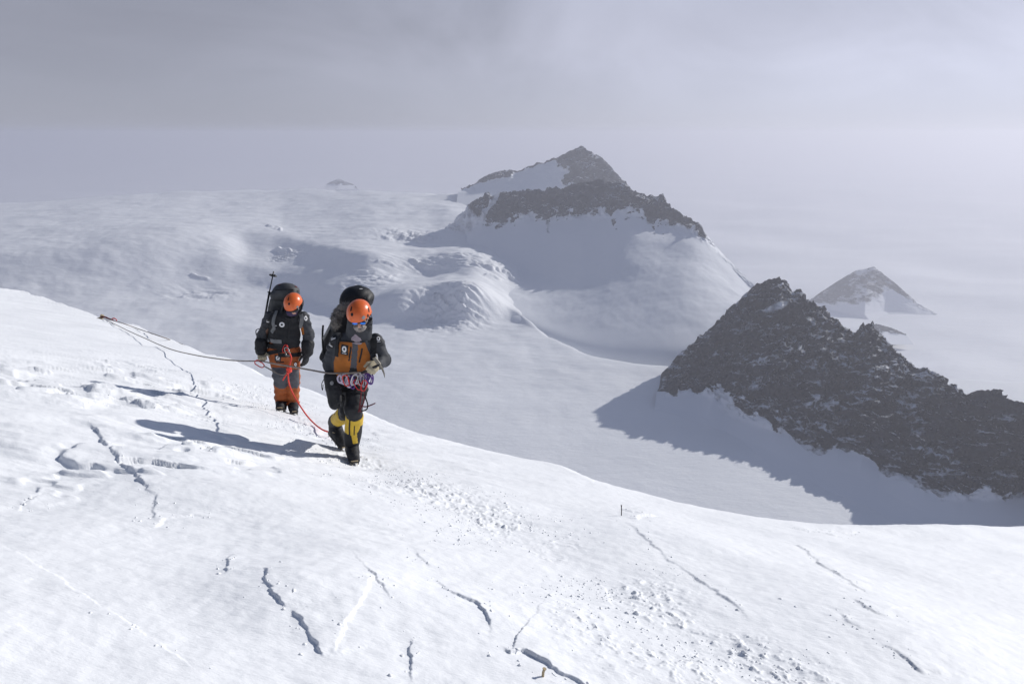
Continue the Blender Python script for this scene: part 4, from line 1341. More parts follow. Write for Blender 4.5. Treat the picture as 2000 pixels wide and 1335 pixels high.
def glove_hand(fig, name, wrist, knuck, side, palm_n, mat, curl=0.9, scale=1.0, cuff=None, mat_cuff=None, palm_mat=None):
    """a gloved hand with five fingers. wrist->knuck is the hand's line, palm_n the way the palm looks, side the way to the thumb"""
    wrist = np.array(wrist, float); knuck = np.array(knuck, float)
    f = knuck - wrist; L = np.linalg.norm(f); f /= L
    pn = np.array(palm_n, float); pn -= f * (pn @ f); pn /= np.linalg.norm(pn)
    sd = np.cross(f, pn); sd = sd * np.sign(sd @ np.array(side, float))
    S = scale
    segs = []
    fr = 0.0125 * S
    for k, (o, ln) in enumerate(((0.032, 0.070), (0.011, 0.080), (-0.011, 0.075), (-0.031, 0.060))):
        p = knuck + sd * o * S - f * 0.004
        a = 0.35 * curl
        for j, fr_l in enumerate((0.45, 0.32, 0.23)):
            d = f * math.cos(a) + pn * math.sin(a)
            q = p + d * ln * fr_l * S
            segs.append((p, q, fr * (1.1 - 0.08 * j), fr * (1.02 - 0.08 * j)))
            p = q; a += 1.05 * curl
    p = wrist + f * L * 0.35 + sd * 0.034 * S
    a0 = f * 0.55 + sd * 0.65 + pn * 0.35; a0 /= np.linalg.norm(a0)
    q = p + a0 * 0.042 * S; segs.append((p, q, fr * 1.35, fr * 1.15))
    a1 = f * 0.75 + pn * 0.75 * curl + sd * 0.05; a1 /= np.linalg.norm(a1)
    segs.append((q, q + a1 * 0.036 * S, fr * 1.15, fr * 0.95))
    def fn(p_):
        d = sd_cone(p_, wrist, knuck, 0.040 * S, 0.046 * S, 0.52, pn)
        for (a, b, ra, rb) in segs:
            d = smin(d, sd_cone(p_, a, b, ra, rb), 0.006)
        return d + wrinkle(p_, 45, 0.0018, 3)
    lo, hi = lohi([wrist, knuck] + [s[1] for s in segs], 0.05)
    V, F = surface_net(fn, lo, hi, 0.0055)
    g = fig.mesh(name, V, F, mat)
    if palm_mat is not None:
        c, n = face_data(V, F)
        m = ((n @ pn) > 0.15)
        V2, F2 = sub_mesh(V + np.array(pn) * 0.0015, F, m)
        fig.mesh("palm", V2, F2, palm_mat, g)
    if cuff is not None:
        c0, c1, r0, r1 = cuff
        def fc(p_):
            d = sd_cone(p_, c0, c1, r0, r1)
            return d + wrinkle(p_, 30, 0.005, 9)
        lo, hi = lohi([c0, c1], max(r0, r1) + 0.02)
        V, F = surface_net(fc, lo, hi, 0.008)
        fig.mesh("cuff", V, F, mat_cuff or mat, g)
    return g

def naked_body(fig, J, head_c, head_R, hr):
    """the body under the clothes: one continuous figure with a face"""
    R = head_R
    def hp(x, y, z): return head_c + R @ np.array([x, y, z])
    def fn(p):
        d = sd_ell(p, hp(0, -0.008, 0.02), (0.074, 0.092, 0.098), R)            # skull
        d = smin(d, sd_ell(p, hp(0, 0.020, -0.052), (0.056, 0.064, 0.066), R), 0.03)   # jaw
        d = smin(d, sd_cone(p, hp(0, 0.088, 0.010), hp(0, 0.108, -0.026), 0.009, 0.015), 0.012)   # nose
        d = smin(d, sd_cone(p, hp(-0.036, 0.076, 0.022), hp(0.036, 0.076, 0.022), 0.012, 0.012), 0.014)  # brow
        for s in (-1, 1):
            d = smin(d, sd_ell(p, hp(s * 0.078, -0.01, -0.008), (0.008, 0.022, 0.034), R), 0.006)     # ears
            d = np.maximum(d, -sd_ell(p, hp(s * 0.031, 0.092, 0.002), (0.015, 0.013, 0.008), R))     # eye sockets
            d = np.minimum(d, sd_ell(p, hp(s * 0.031, 0.074, 0.002), (0.0125, 0.0125, 0.0125), R))
        d = smin(d, sd_cone(p, hp(-0.019, 0.080, -0.058), hp(0.019, 0.080, -0.058), 0.0065, 0.0065), 0.006)  # lips
        d = smin(d, sd_cone(p, hp(0, -0.015, -0.07), J['neck'], 0.054, 0.060), 0.03)
        d = smin(d, sd_cone(p, J['neck'], J['chest'], 0.07, 0.15, 0.62, (0, 1, 0.1)), 0.05)
        d = smin(d, sd_cone(p, J['chest'], J['pelvis'], 0.15, 0.145, 0.62, (0, 1, 0.1)), 0.05)
        for s in ('r', 'l'):
            d = smin(d, sd_cone(p, J['sh' + s], J['el' + s], 0.052, 0.042), 0.04)
            d = smin(d, sd_cone(p, J['el' + s], J['wr' + s], 0.042, 0.028), 0.02)
            d = smin(d, sd_cone(p, J['wr' + s], J['ha' + s], 0.028, 0.030), 0.02)
            d = smin(d, sd_cone(p, J['hi' + s], J['kn' + s], 0.085, 0.056), 0.05)
            d = smin(d, sd_cone(p, J['kn' + s], J['an' + s], 0.056, 0.042), 0.02)
            d = smin(d, sd_cone(p, J['an' + s], J['to' + s], 0.042, 0.032), 0.02)
        return d
    pts = list(J.values()) + [head_c]
    lo, hi = lohi(pts, 0.17)
    V, F = surface_net(fn, lo, hi, 0.012)
    return fig.mesh("body", V, F, M_SKIN)

class Gear:
    """a thing carried by a figure: its own root, meshes given in the figure's frame"""
    def __init__(self, fig, name, base, label, cat, group=None):
        self.fig = fig; self.base = np.array(base, float)
        self.root = empty(name, fig.loc + Vector(self.base), label, cat, group)
        self.off = fig.off
    def mesh(self, name, V, F, mat, parent=None, **k):
        V = np.asarray([tuple(v) for v in V], float) - self.base
        return mesh_obj(name, V, F, mat, parent or self.root, **k)
    def strap(self, name, bvh, pix, width, mat, parent=None, thick=0.006, lift=0.006):
        o = self.fig.strap(name, bvh, pix, width, mat, parent or self.root, thick, lift)
        o.data.transform(Matrix.Translation(-Vector(self.base)))
        return o

def ring_points(c, ax1, ax2, r1, r2, n=16):
    c = np.array(c, float); ax1 = np.array(ax1, float); ax2 = np.array(ax2, float)
    return [c + ax1 * r1 * math.cos(2 * math.pi * k / n) + ax2 * r2 * math.sin(2 * math.pi * k / n) for k in range(n)]
def carabiner_mesh(c, down, side, L=0.105, W=0.058, r=0.0055):
    c = np.array(c, float); d = np.array(down, float); d /= np.linalg.norm(d); s = np.array(side, float); s -= d * (s @ d); s /= np.linalg.norm(s)
    pts = [c + s * x * W / 2 + d * y * L / 2 for x, y in ((-0.9, -0.75), (-0.4, -1), (0.4, -0.95), (0.9, -0.55), (0.75, 0.5), (0.45, 0.95), (-0.3, 1), (-0.8, 0.7), (-0.95, 0))]
    a = tube(pts, r, 6, closed=True, smooth_it=3)
    b = tube([c + s * 0.84 * W / 2 - d * 0.35 * L / 2, c + s * 0.80 * W / 2 + d * 0.2 * L / 2], r * 1.6, 8)
    return join(a, b)

def net_obj(fig, name, fn, pts, m, h, mat, parent=None):
    lo, hi = lohi(pts, m)
    V, F = surface_net(fn, lo, hi, h)
    return fig.mesh(name, V, F, mat, parent), V, F

# ================================================================== climber in the orange-fronted jacket
A = Figure(690, 895, 7.0, "climber in orange-fronted grey jacket and yellow gaiters, bent forward in mid-stride")
L = A.L
J1 = dict(neck=L(699, 660, -.13), chest=L(694, 685, -.07), pelvis=L(684, 738, .05),
          shr=L(661, 665, -.05), elr=L(646, 708, .0), wrr=L(650, 738, -.06), har=L(655, 772, -.08),
          shl=L(733, 665, -.06), ell=L(747, 701, -.03), wrl=L(738, 711, -.19), hal=L(728, 717, -.24),
          hir=L(681, 746, .06), knr=L(681, 800, .10), anr=L(661, 838, .50), tor=L(668, 860, .44),
          hil=L(698, 746, .02), knl=L(690, 798, -.12), anl=L(689, 866, .03), tol=L(692, 885, -.10))
# rear boot rests its toe on the snow with the heel up
gtoe = L(671, 866, .40); gtoe[2] = A.ground_local(gtoe[0], gtoe[1]) + 0.035
gheel = L(649, 852, .60)
gheel[2] = max(gheel[2], gtoe[2] + 0.09)
J1['tor'] = gtoe * 0.7 + gheel * 0.3 + np.array([0, 0, 0.05]); J1['anr'] = gheel + np.array([0.045, -0.03, 0.14])
hd1 = L(702, 618, -.25)
R1 = frame((0.10, -0.88, -0.46))
def on_snow(fig, v, up):
    v = np.array(v, float); v[2] = fig.ground_local(v[0], v[1]) + up; return v
fh = on_snow(A, L(686, 884, .115), 0.030); ft = on_snow(A, L(692, 897, -.175), 0.030)
J1['tol'] = fh * 0.45 + ft * 0.55 + np.array([0, 0, 0.055]); J1['anl'] = J1['anl'] * 0.6 + 0.4 * (fh * 0.8 + ft * 0.2 + np.array([0, 0, 0.16]))
J1['tor'] = gtoe * 0.45 + gheel * 0.55 + np.array([0, 0, 0.055])
naked_body(A, J1, hd1, R1, 1.0)

up1 = J1['neck'] - J1['pelvis']; up1 /= np.linalg.norm(up1)
side1 = np.array([1.0, 0.05, 0.0]); dep1 = np.cross(up1, side1); dep1 /= np.linalg.norm(dep1)
hem1 = L(683, 728, .01)
def jacket1(p):
    d = sd_cone(p, J1['neck'] - up1 * 0.03, J1['chest'] + up1 * 0.02, 0.125, 0.190, 0.72, dep1)
    d = smin(d, sd_cone(p, J1['chest'] + up1 * 0.02, hem1 - up1 * 0.02, 0.190, 0.205, 0.76, dep1), 0.05)
    pl = (p - hem1.astype(np.float32)) @ (-up1).astype(np.float32)
    d = np.maximum(d, pl)
    a = sd_cone(p, J1['shr'], J1['elr'], 0.084, 0.076)
    a = smin(a, sd_cone(p, J1['elr'], J1['wrr'], 0.076, 0.066), 0.03)
    b = sd_cone(p, J1['shl'], J1['ell'], 0.080, 0.074)
    b = smin(b, sd_cone(p, J1['ell'], J1['wrl'], 0.074, 0.054), 0.03)
    arm = np.minimum(a, b) + wrinkle(p, 11, 0.013, 61, (1, 1, 1.8))
    d = d + wrinkle(p, 8, 0.011, 67, (1, 1, 1.3))
    return smin(d, arm, 0.022)
lo, hi = lohi([J1[k] for k in ('neck', 'chest', 'shr', 'elr', 'wrr', 'shl', 'ell', 'wrl')] + [hem1], 0.20)
V, F = surface_net(jacket1, lo, hi, 0.0085)
JV1, JF1 = V, F
c, n = face_data(V, F)
qx, qy = A.pix(c)
front = (n[:, 1] < 0.15)
pan = in_poly(qx, qy, [(664, 666), (692, 664), (713, 668), (722, 690), (724, 712), (719, 729), (702, 732), (652, 736), (652, 705), (658, 684)]) & front & (c[:, 1] < J1['elr'][1] + 0.08)
# keep the sleeves out of the panel
da = np.minimum(sd_cone(c, J1['shr'], J1['elr'], 0.09, 0.085), sd_cone(c, J1['elr'], J1['wrr'], 0.085, 0.075))
db = np.minimum(sd_cone(c, J1['shl'], J1['ell'], 0.088, 0.08), sd_cone(c, J1['ell'], J1['wrl'], 0.08, 0.07))
pan &= (da > 0.0) & (db > 0.0)
plk = in_poly(qx, qy, [(689, 662), (700, 662), (695.5, 732), (683, 732)]) & pan
hemband = in_poly(qx, qy, [(683, 718), (697, 718), (697, 735), (680, 735)]) & pan
jac1 = A.mesh("jacket", *sub_mesh(V, F, ~pan), M_GREY)
A.mesh("front_panel", *sub_mesh(V, F, pan & ~plk & ~hemband), M_ORANGE, jac1)
A.mesh("zip_placket", *sub_mesh(V, F, plk & ~hemband), M_KNEE, jac1)
A.mesh("hem_band", *sub_mesh(V, F, pieces(V, F, hemband)[0]), M_BLACK, jac1)
bv1 = bvh_of((V, F))
A.decal("badge", bv1, 672.5, 682, 0.078, 0.100, -0.10, [M_BADGE, M_WHITE], jac1, 'badge', 26, 30)
A.decal("badge", bv1, 651, 659.5, 0.072, 0.054, 0.55, [M_BADGE, M_WHITE], jac1, 'label', 22, 16)
A.decal("badge", bv1, 646, 672.5, 0.074, 0.052, -0.30, [M_BADGE, M_WHITE], jac1, 'label', 22, 16)
A.decal("badge", bv1, 739, 661, 0.056, 0.074, 0.0, [M_BADGE, M_WHITE], jac1, 'badge', 24, 26)
A.strap("pocket_zip", bv1, [(685.5, 676), (684.5, 684), (683, 692), (681.5, 703)], 0.014, M_BLACK, jac1, 0.003, 0.003)
A.strap("pocket_zip", bv1, [(707, 679), (706, 687), (704, 695), (701.5, 706)], 0.014, M_BLACK, jac1, 0.003, 0.003)
# stand-up collar, open at the throat
def collar1(p):
    q0 = J1['neck'] + np.array([0.0, 0.03, -0.02]); q1 = hd1 + R1 @ np.array([0, -0.05, -0.055])
    o = sd_cone(p, q0, q1, 0.128, 0.118, 0.85, dep1)
    i = sd_cone(p, q0 + up1 * 0.02, q1 + up1 * 0.1, 0.102, 0.106, 0.85, dep1)
    cut = (p - (hd1 + R1 @ np.array([0, 0.0, -0.048])).astype(np.float32)) @ R1[:, 2].astype(np.float32)
    d = np.maximum(np.maximum(o, -i), cut)
    # throat opening
    op = sd_cone(p, hd1 + R1 @ np.array([0.015, 0.14, -0.06]), J1['neck'] + np.array([0.03, -0.14, -0.02]), 0.062, 0.022)
    return np.maximum(d, -op) + wrinkle(p, 14, 0.004, 71)
net_obj(A, "collar", collar1, [J1['neck'], hd1], 0.19, 0.008, M_GREY, jac1)
# neck tube
def buff1(p):
    d = sd_cone(p, J1['neck'] + np.array([0, -0.02, 0]), hd1 + R1 @ np.array([0.0, -0.04, -0.075]), 0.082, 0.066)
    return d + wrinkle(p, 20, 0.006, 73)
net_obj(A, "neck_tube", buff1, [J1['neck'], hd1], 0.12, 0.008, M_PINKBUFF)
# fur-edged hood thrown back beside the head
hoodp = [L(684, 597, .04), L(670, 600, .02), L(660, 611, .0), L(655, 625, -.04), L(654, 634, -.06)]
def hood1(p):
    d = None
    for k in range(len(hoodp) - 1):
        e = sd_cone(p, hoodp[k], hoodp[k + 1], 0.038, 0.036)
        d = e if d is None else smin(d, e, 0.03)
    return d + wrinkle(p, 28, 0.012, 75)
hood, HV, HF = net_obj(A, "hood_ruff", hood1, hoodp, 0.08, 0.008, M_FUR, jac1)
c, n = face_data(HV, HF)
sel = rng.choice(len(c), 1500)
FV, FF = [], []
for i in sel:                                        # fur: tufts of tapering hair
    b = c[i]; d = n[i] + rng.normal(0, 0.5, 3); d /= np.linalg.norm(d)
    t = np.cross(d, rng.normal(0, 1, 3)); t /= np.linalg.norm(t)
    ln = rng.uniform(0.012, 0.030)
    k = len(FV)
    FV += [b + t * 0.003, b - t * 0.003, b + d * ln + np.array([0, 0, -0.006])]
    FF.append((k, k + 1, k + 2))
fo = A.mesh("fur", FV, FF, M_FUR, jac1, smooth=False); fo['kind'] = 'stuff'
# trousers
def trous1(p):
    d = sd_cone(p, J1['pelvis'] + up1 * 0.03, J1['pelvis'] - np.array([0, 0, 0.05]), 0.168, 0.150, 0.78, (0, 1, 0.2))
    a = sd_cone(p, J1['hil'], J1['knl'], 0.106, 0.092)
    a = smin(a, sd_cone(p, J1['knl'], J1['knl'] + np.array([0.0, 0.02, -0.05]), 0.092, 0.088), 0.02)
    b = sd_cone(p, J1['hir'], J1['knr'], 0.102, 0.084)
    b = smin(b, sd_cone(p, J1['knr'], J1['knr'] * 0.6 + J1['anr'] * 0.4, 0.092, 0.080), 0.03)
    leg = smin(a, b, 0.01)
    return smin(d, leg, 0.04) + wrinkle(p, 10, 0.013, 81, (1, 1, 1.6))
tr1, TV1, TF1 = net_obj(A, "trousers", trous1, [J1[k] for k in ('pelvis', 'hil', 'knl', 'hir', 'knr')] + [J1['knr'] * 0.6 + J1['anr'] * 0.4], 0.19, 0.009, M_BLACK)
bvt1 = bvh_of((TV1, TF1))
# yellow gaiters with black side panels
def gait(p, k, an, seed, r0=0.095, r1=0.080):
    t = (p - np.array(k, np.float32))
    d = sd_cone(p, k, an, r0, r1)
    return d + wrinkle(p, 12, 0.006, seed, (1, 1, 0.6))
kl = J1['knl'] + np.array([0.0, 0.045, -0.085]); al = J1['anl'] + np.array([0.0, -0.005, 0.02])
axl = (al - kl) / np.linalg.norm(al - kl)
def gl(p):
    d = gait(p, kl, al, 83, 0.092, 0.084)
    return np.maximum(d, (p - (kl - axl * 0.005).astype(np.float32)) @ (-axl).astype(np.float32))
lo, hi = lohi([kl, al], 0.13)
V, F = surface_net(gl, lo, hi, 0.008)
c, n = face_data(V, F)
qx, qy = A.pix(c)
yel = in_poly(qx, qy, [(655, 790), (712, 790), (702, 838), (697, 845), (699, 864), (690, 866), (686, 850), (678, 846), (669, 840), (660, 828)]) & (n[:, 1] < 0.6) | (c[:, 2] > al[2] + 0.22)
gt = A.mesh("gaiter", *sub_mesh(V, F, yel), M_YELLOW)
A.mesh("lower_panel", *sub_mesh(V, F, ~yel), M_BLACK, gt)
bvg = bvh_of((V, F))
A.strap("zip", bvg, [(684, 810), (683.5, 820), (682.5, 835), (683, 848), (687, 862)], 0.014, M_BLACK, gt, 0.003, 0.003)
A.strap("seam", bvg, [(692.5, 809), (692.5, 820), (692, 835), (691.5, 848)], 0.009, M_BLACK, gt, 0.002, 0.002)
A.strap("top_cuff", bvg, [(668, 806), (676, 808), (684, 810.5), (692, 809), (699, 806)], 0.022, M_BLACK, gt, 0.004, 0.004)
kr = J1['knr'] * 0.72 + J1['anr'] * 0.28; ar = J1['anr']
axr = (ar - kr) / np.linalg.norm(ar - kr)
def gr(p):
    return gait(p, kr, ar, 85, 0.088, 0.076)
lo, hi = lohi([kr, ar], 0.13)
V, F = surface_net(gr, lo, hi, 0.009)
c, n = face_data(V, F)
tpar = (c - kr) @ axr / np.linalg.norm(ar - kr)
g2 = A.mesh("gaiter", *sub_mesh(V, F, tpar < 0.62), M_YELLOW)
A.mesh("lower_panel", *sub_mesh(V, F, tpar >= 0.62), M_BLACK, g2)
# boots and crampons
boot(A, fh, ft, J1['anl'] + np.array([0, 0, 0.0]), M_BLACK)
boot(A, gheel, gtoe, J1['anr'], M_BLACK)
# helmet, glasses, beard
hc1 = hd1 + R1 @ np.array([0.0, -0.014, 0.042])
helmet(A, hc1, 0.44, -0.12, vents=[(687.5, 613, 0.026, 0.034, 0, 'v'), (718.5, 615.5, 0.022, 0.034, 0, 'v'), (686, 602, 0.016, 0.052, 0.15, 'v'), (720, 604, 0.014, 0.05, -0.15, 'v'), (710, 619, 0.032, 0.032, 0.785, 'b')])
def hp1(x, y, z): return hd1 + R1 @ np.array([x, y, z])
def glasses_frame(p):
    d = None
    for s in (-1, 1):
        e = sd_ell(p, hp1(s * 0.034, 0.090 - 0.004, 0.004), (0.034, 0.012, 0.022), R1)
        e = np.minimum(e, sd_cone(p, hp1(s * 0.066, 0.076, 0.008), hp1(s * 0.080, -0.02, 0.004), 0.006, 0.005))
        d = e if d is None else np.minimum(d, e)
    return np.minimum(d, sd_cone(p, hp1(-0.012, 0.096, 0.008), hp1(0.012, 0.096, 0.008), 0.006, 0.006))
sg, _, _ = net_obj(A, "sunglasses", glasses_frame, [hp1(-0.08, 0.09, 0), hp1(0.08, -0.03, 0.01), hp1(0, 0.1, 0.02)], 0.03, 0.0045, M_FRAME)
for s in (-1, 1):
    def lens(p, s=s): return sd_ell(p, hp1(s * 0.034, 0.0935, 0.004), (0.028, 0.011, 0.0175), R1)
    net_obj(A, "lens", lens, [hp1(s * 0.034, 0.092, 0.004)], 0.035, 0.004, M_LENS, sg)
def beard1(p):
    d = sd_ell(p, hp1(0, 0.045, -0.074), (0.062, 0.060, 0.052), R1)
    d = smin(d, sd_cone(p, hp1(-0.03, 0.088, -0.045), hp1(0.03, 0.088, -0.045), 0.012, 0.012), 0.02)
    d = np.maximum(d, -sd_ell(p, hp1(0, 0.106, -0.062), (0.020, 0.014, 0.006), R1))
    return d + wrinkle(p, 70, 0.006, 91)
net_obj(A, "beard", beard1, [hp1(0, 0.05, -0.07)], 0.09, 0.005, M_BEARD)
# hands: black mitten hanging on the right, beige glove gripping on the left
m0 = L(648, 737, -.10); m1 = L(649, 752, -.13); m2 = L(651, 763, -.15); m3 = L(653, 787, -.17)
def mitten(p):
    d = sd_cone(p, m0, m1, 0.078, 0.070)
    d = smin(d, sd_cone(p, m1, m2, 0.060, 0.066, 0.8, (1, 0.5, 0)), 0.02)
    d = smin(d, sd_cone(p, m2, m3, 0.076, 0.064, 0.74, (0.4, 1, 0)), 0.03)
    d = smin(d, sd_cone(p, m2 + np.array([0.055, -0.02, 0.0]), m3 + np.array([0.062, -0.05, 0.045]), 0.032, 0.026), 0.022)
    return d + wrinkle(p, 22, 0.005, 93)
mt, MV, MF = net_obj(A, "mitten", mitten, [m0, m3], 0.13, 0.008, M_BLACK)
bvm = bvh_of((MV, MF))
A.decal("badge", bvm, 648, 747, 0.036, 0.040, 0.0, [M_LOGO], mt, 'oval')
mr = [np.array(q) for q in ring_points(m1 + np.array([0, 0, -0.01]), (1, 0, 0), (0, 1, 0.1), 0.068, 0.064, 18)]
tv, tf = tube(mr, 0.007, 6, closed=True)
A.mesh("wrist_strap", tv, tf, M_STRAP, mt)
cV, cF = tube([m0 + np.array([-.075, -.02, -.01]), m0 + np.array([-.10, -.02, -.06]), m0 + np.array([-.095, -.02, -.12]), m0 + np.array([-.085, -.02, -.06])], 0.004, 6, smooth_it=4)
A.mesh("wrist_cord", cV, cF, M_CORDBLK, mt)
cl = L(737, 709, -.20)
glove_hand(A, "glove", cl, L(729, 717, -.27), (0.3, -0.5, 0.8), (-0.55, 0.25, -0.8), M_BEIGE, 1.1, 1.12)

# climbing harness with its slings and gear
def ellipse_ring(bvh, centre, nn, rad=0.4, z0=0.0, tilt=0.0):
    pts, nr = [], []
    for k in range(nn):
        a = 2 * math.pi * k / nn
        d = Vector((math.cos(a), math.sin(a), 0))
        o = Vector(centre) + d * rad + Vector((0, 0, z0 + tilt * math.cos(a)))
        loc, n_, _, _ = bvh.ray_cast(o, -d)
        if loc is not None:
            pts.append(loc); nr.append(d)
    return pts, nr
def leg_ring(fn_axis_a, fn_axis_b, t, bvh, nn=20, rad=0.2):
    a = Vector(fn_axis_a); b = Vector(fn_axis_b); ax = (b - a).normalized()
    c = a.lerp(b, t); s = ax.orthogonal().normalized(); u = s.cross(ax)
    pts, nr = [], []
    for k in range(nn):
        an = 2 * math.pi * k / nn
        d = s * math.cos(an) + u * math.sin(an)
        loc, n_, _, _ = bvh.ray_cast(c + d * rad, -d)
        if loc is not None: pts.append(loc); nr.append(d)
    return pts, nr
har1 = empty("harness", (0, 0, 0), None, None); har1.parent = A.root
bvall = bvh_of((TV1, TF1))
pts, nr = ellipse_ring(bvall, J1['pelvis'] + np.array([0, 0, 0.015]), 28)
A.ribbon("waist_belt", pts, nr, 0.055, M_SLING, har1, 0.010, 0.006, closed=True)
for s in ('l', 'r'):
    pts, nr = leg_ring(J1['hi' + s], J1['kn' + s], 0.36, bvall)
    A.ribbon("leg_loop", pts, nr, 0.045, M_STRAPB, har1, 0.007, 0.005, closed=True)
gx = [(664, 734, 'sl'), (672, 733, 'sl'), (681, 735, 'sl'), (688, 734, 'pu'), (696, 732, 'sl'), (703, 733, 'rd'), (709, 731, 'sl'), (714, 730, 'pu'), (719, 731, 'sl'), (723, 728, 'pu')]
mats = {'sl': M_SLING, 'pu': M_PURPLE, 'rd': M_ROPERED}
for i, (x, y, m_) in enumerate(gx):                    # loops of tape and cord bunched at the waist
    a = L(x, y - 3, -.20 + 0.01 * (i % 3)); w = 0.022 + 0.018 * ((i * 37) % 10) / 10; h = 0.07 + 0.07 * ((i * 53) % 10) / 10
    pts = [a, a + [w, -0.01, -h * 0.4], a + [w * 0.7, -0.015, -h * 0.9], a + [0, -0.02, -h], a + [-w * 0.8, -0.012, -h * 0.8], a + [-w, -0.006, -h * 0.35]]
    tv, tf = tube(pts, 0.0095 if m_ == 'sl' else 0.0075, 6, closed=True, smooth_it=4)
    A.mesh("sling", tv, tf, mats[m_], har1)
for (x, y, dn, m_) in ((676, 742, (0.2, 0, -1), M_ROPERED), (699, 750, (0.5, -0.1, -1), M_RED), (711, 752, (-0.3, -0.1, -1), M_RED), (705, 741, (0.1, 0, -1), M_STEEL), (721, 738, (0.5, 0, -1), M_PURPLE), (692, 741, (-.4, 0, -1), M_ALU)):
    tv, tf = carabiner_mesh(L(x, y, -.235), dn, (1, 0.3, 0))
    A.mesh("carabiner", tv, tf, m_, har1)
for pix, m_ in (([(712, 745), (713, 765), (710, 785), (703, 800), (707, 803)], M_CORDDARK), ([(706, 750), (705, 770), (702, 795), (700, 803)], M_CORDDARK), ([(713, 760), (714, 775), (718, 788), (716, 798), (706, 802)], M_CORDBLK), ([(704, 791), (714, 793), (724, 790), (733, 786)], M_CORDDARK)):
    tv, tf = tube([L(a, b, -.22) for a, b in pix], 0.0065, 6, smooth_it=5)
    A.mesh("cord_end", tv, tf, m_, har1)

# ---- black pack on the leading climber
pk1 = Gear(A, "backpack", L(662, 728, .22), "tall black backpack with rounded lid on the climber in yellow gaiters", "backpack")
lc = L(698, 574, .20)
upk = L(690, 600, .20) - L(662, 715, .24); upk /= np.linalg.norm(upk)
sdk = np.array([0.96, 0.0, -0.05]); dpk = np.cross(upk, sdk); dpk /= np.linalg.norm(dpk); sdk = np.cross(dpk, upk)
RK = np.stack([sdk, dpk, upk], 1)
bc = (L(690, 604, .22) + L(662, 718, .26)) / 2
hl = np.linalg.norm(L(690, 600, .22) - L(662, 720, .26)) / 2
def pack1(p):
    d = sd_box(p, bc, (0.165, 0.115, hl), 0.09, RK)
    d = smin(d, sd_box(p, bc - sdk * 0.165 - upk * 0.10, (0.045, 0.075, hl * 0.5), 0.035, RK), 0.02)
    return d + wrinkle(p, 7, 0.012, 101)
V, F = surface_net(pack1, *lohi([bc + upk * hl, bc - upk * hl], 0.26), 0.010)
pk1.mesh("main_bag", V, F, M_PACKBLACK)
bvp1 = bvh_of((V, F))
def lid1(p):
    d = sd_ell(p, lc - np.array([0.005, 0, 0.03]), (0.168, 0.150, 0.118))
    d = smin(d, sd_box(p, lc - np.array([0.01, 0, 0.06]), (0.150, 0.135, 0.055), 0.04), 0.03)
    return d + wrinkle(p, 9, 0.008, 103)
V, F = surface_net(lid1, *lohi([lc], 0.24), 0.009)
lidm = pk1.mesh("lid", V, F, M_PACKBLACK)
bvl = bvh_of((V, F))
pk1.strap("lid_seam", bvl, [(669, 585), (680, 581), (695, 579), (712, 581), (728, 585)], 0.008, M_STRAPB, lidm, 0.004, 0.003)
o = A.decal("lid_tag", bvl, 705, 563.5, 0.03, 0.008, -0.1, [M_WHITE], lidm, 'plain', nx=4, ny=2)
o.data.transform(Matrix.Translation(-Vector(pk1.base)))
tv, tf = tube([L(668, 597, .05), L(655, 615, -.02), L(644, 637, -.04), L(632, 660, .05)], 0.013, 8, smooth_it=4)
pk1.mesh("load_strap", tv, tf, M_STRAP)
tv, tf = tube([L(631, 634, .12), L(630, 648, .10), L(630, 668, .12), L(632, 690, .16)], 0.010, 6, smooth_it=4)
pk1.mesh("compression_strap", tv, tf, M_STRAPB)
pk1.strap("shoulder_strap", bv1, [(724, 652), (729, 660), (730, 668), (729, 678), (727, 690)], 0.062, M_STRAPB)
pk1.strap("shoulder_strap", bv1, [(668, 652), (663, 660), (660, 668), (659, 680), (658, 694)], 0.050, M_STRAPB)
pk1.strap("chest_strap", bv1, [(664, 664.5), (676, 665), (690, 666), (705, 666), (722, 665)], 0.018, M_STRAPB)
tv, tf = tube([L(735, 690, -.16), L(737, 700, -.17), L(735, 709, -.18)], 0.007, 6, smooth_it=3)
pk1.mesh("strap_end", tv, tf, M_WHITE)

# ---- ice axe held across the body
ax = Gear(A, "ice_axe", L(744, 712, -.27), "ice axe with steel pick held in the beige glove of the leading climber", "ice axe")
axh = L(741, 711, -.31); axs = L(706, 727, -.26)
tv, tf = tube([axh, axs], 0.013, 8)
ax.mesh("shaft", tv, tf, M_FRAME)
dr = (axh - axs) / np.linalg.norm(axh - axs); pr = np.cross(dr, [0, 1, 0.2]); pr /= np.linalg.norm(pr)
tv, tf = tube([axh - pr * 0.0, axh - pr * 0.05 - dr * 0.002, axh - pr * 0.10 - dr * 0.016, axh - pr * 0.145 - dr * 0.04], [0.013, 0.011, 0.008, 0.002], 6)
tv2, tf2 = box_mesh(axh + pr * 0.045, (0.045, 0.006, 0.018), Matrix(np.stack([pr, np.cross(dr, pr), dr], 1).tolist()))
ax.mesh("head", *join((tv, tf), (tv2, tf2)), M_CRAMP, smooth=False)
tv, tf = spike(axs, axs - dr * 0.05, 0.011)
ax.mesh("spike", tv, tf, M_STEEL)

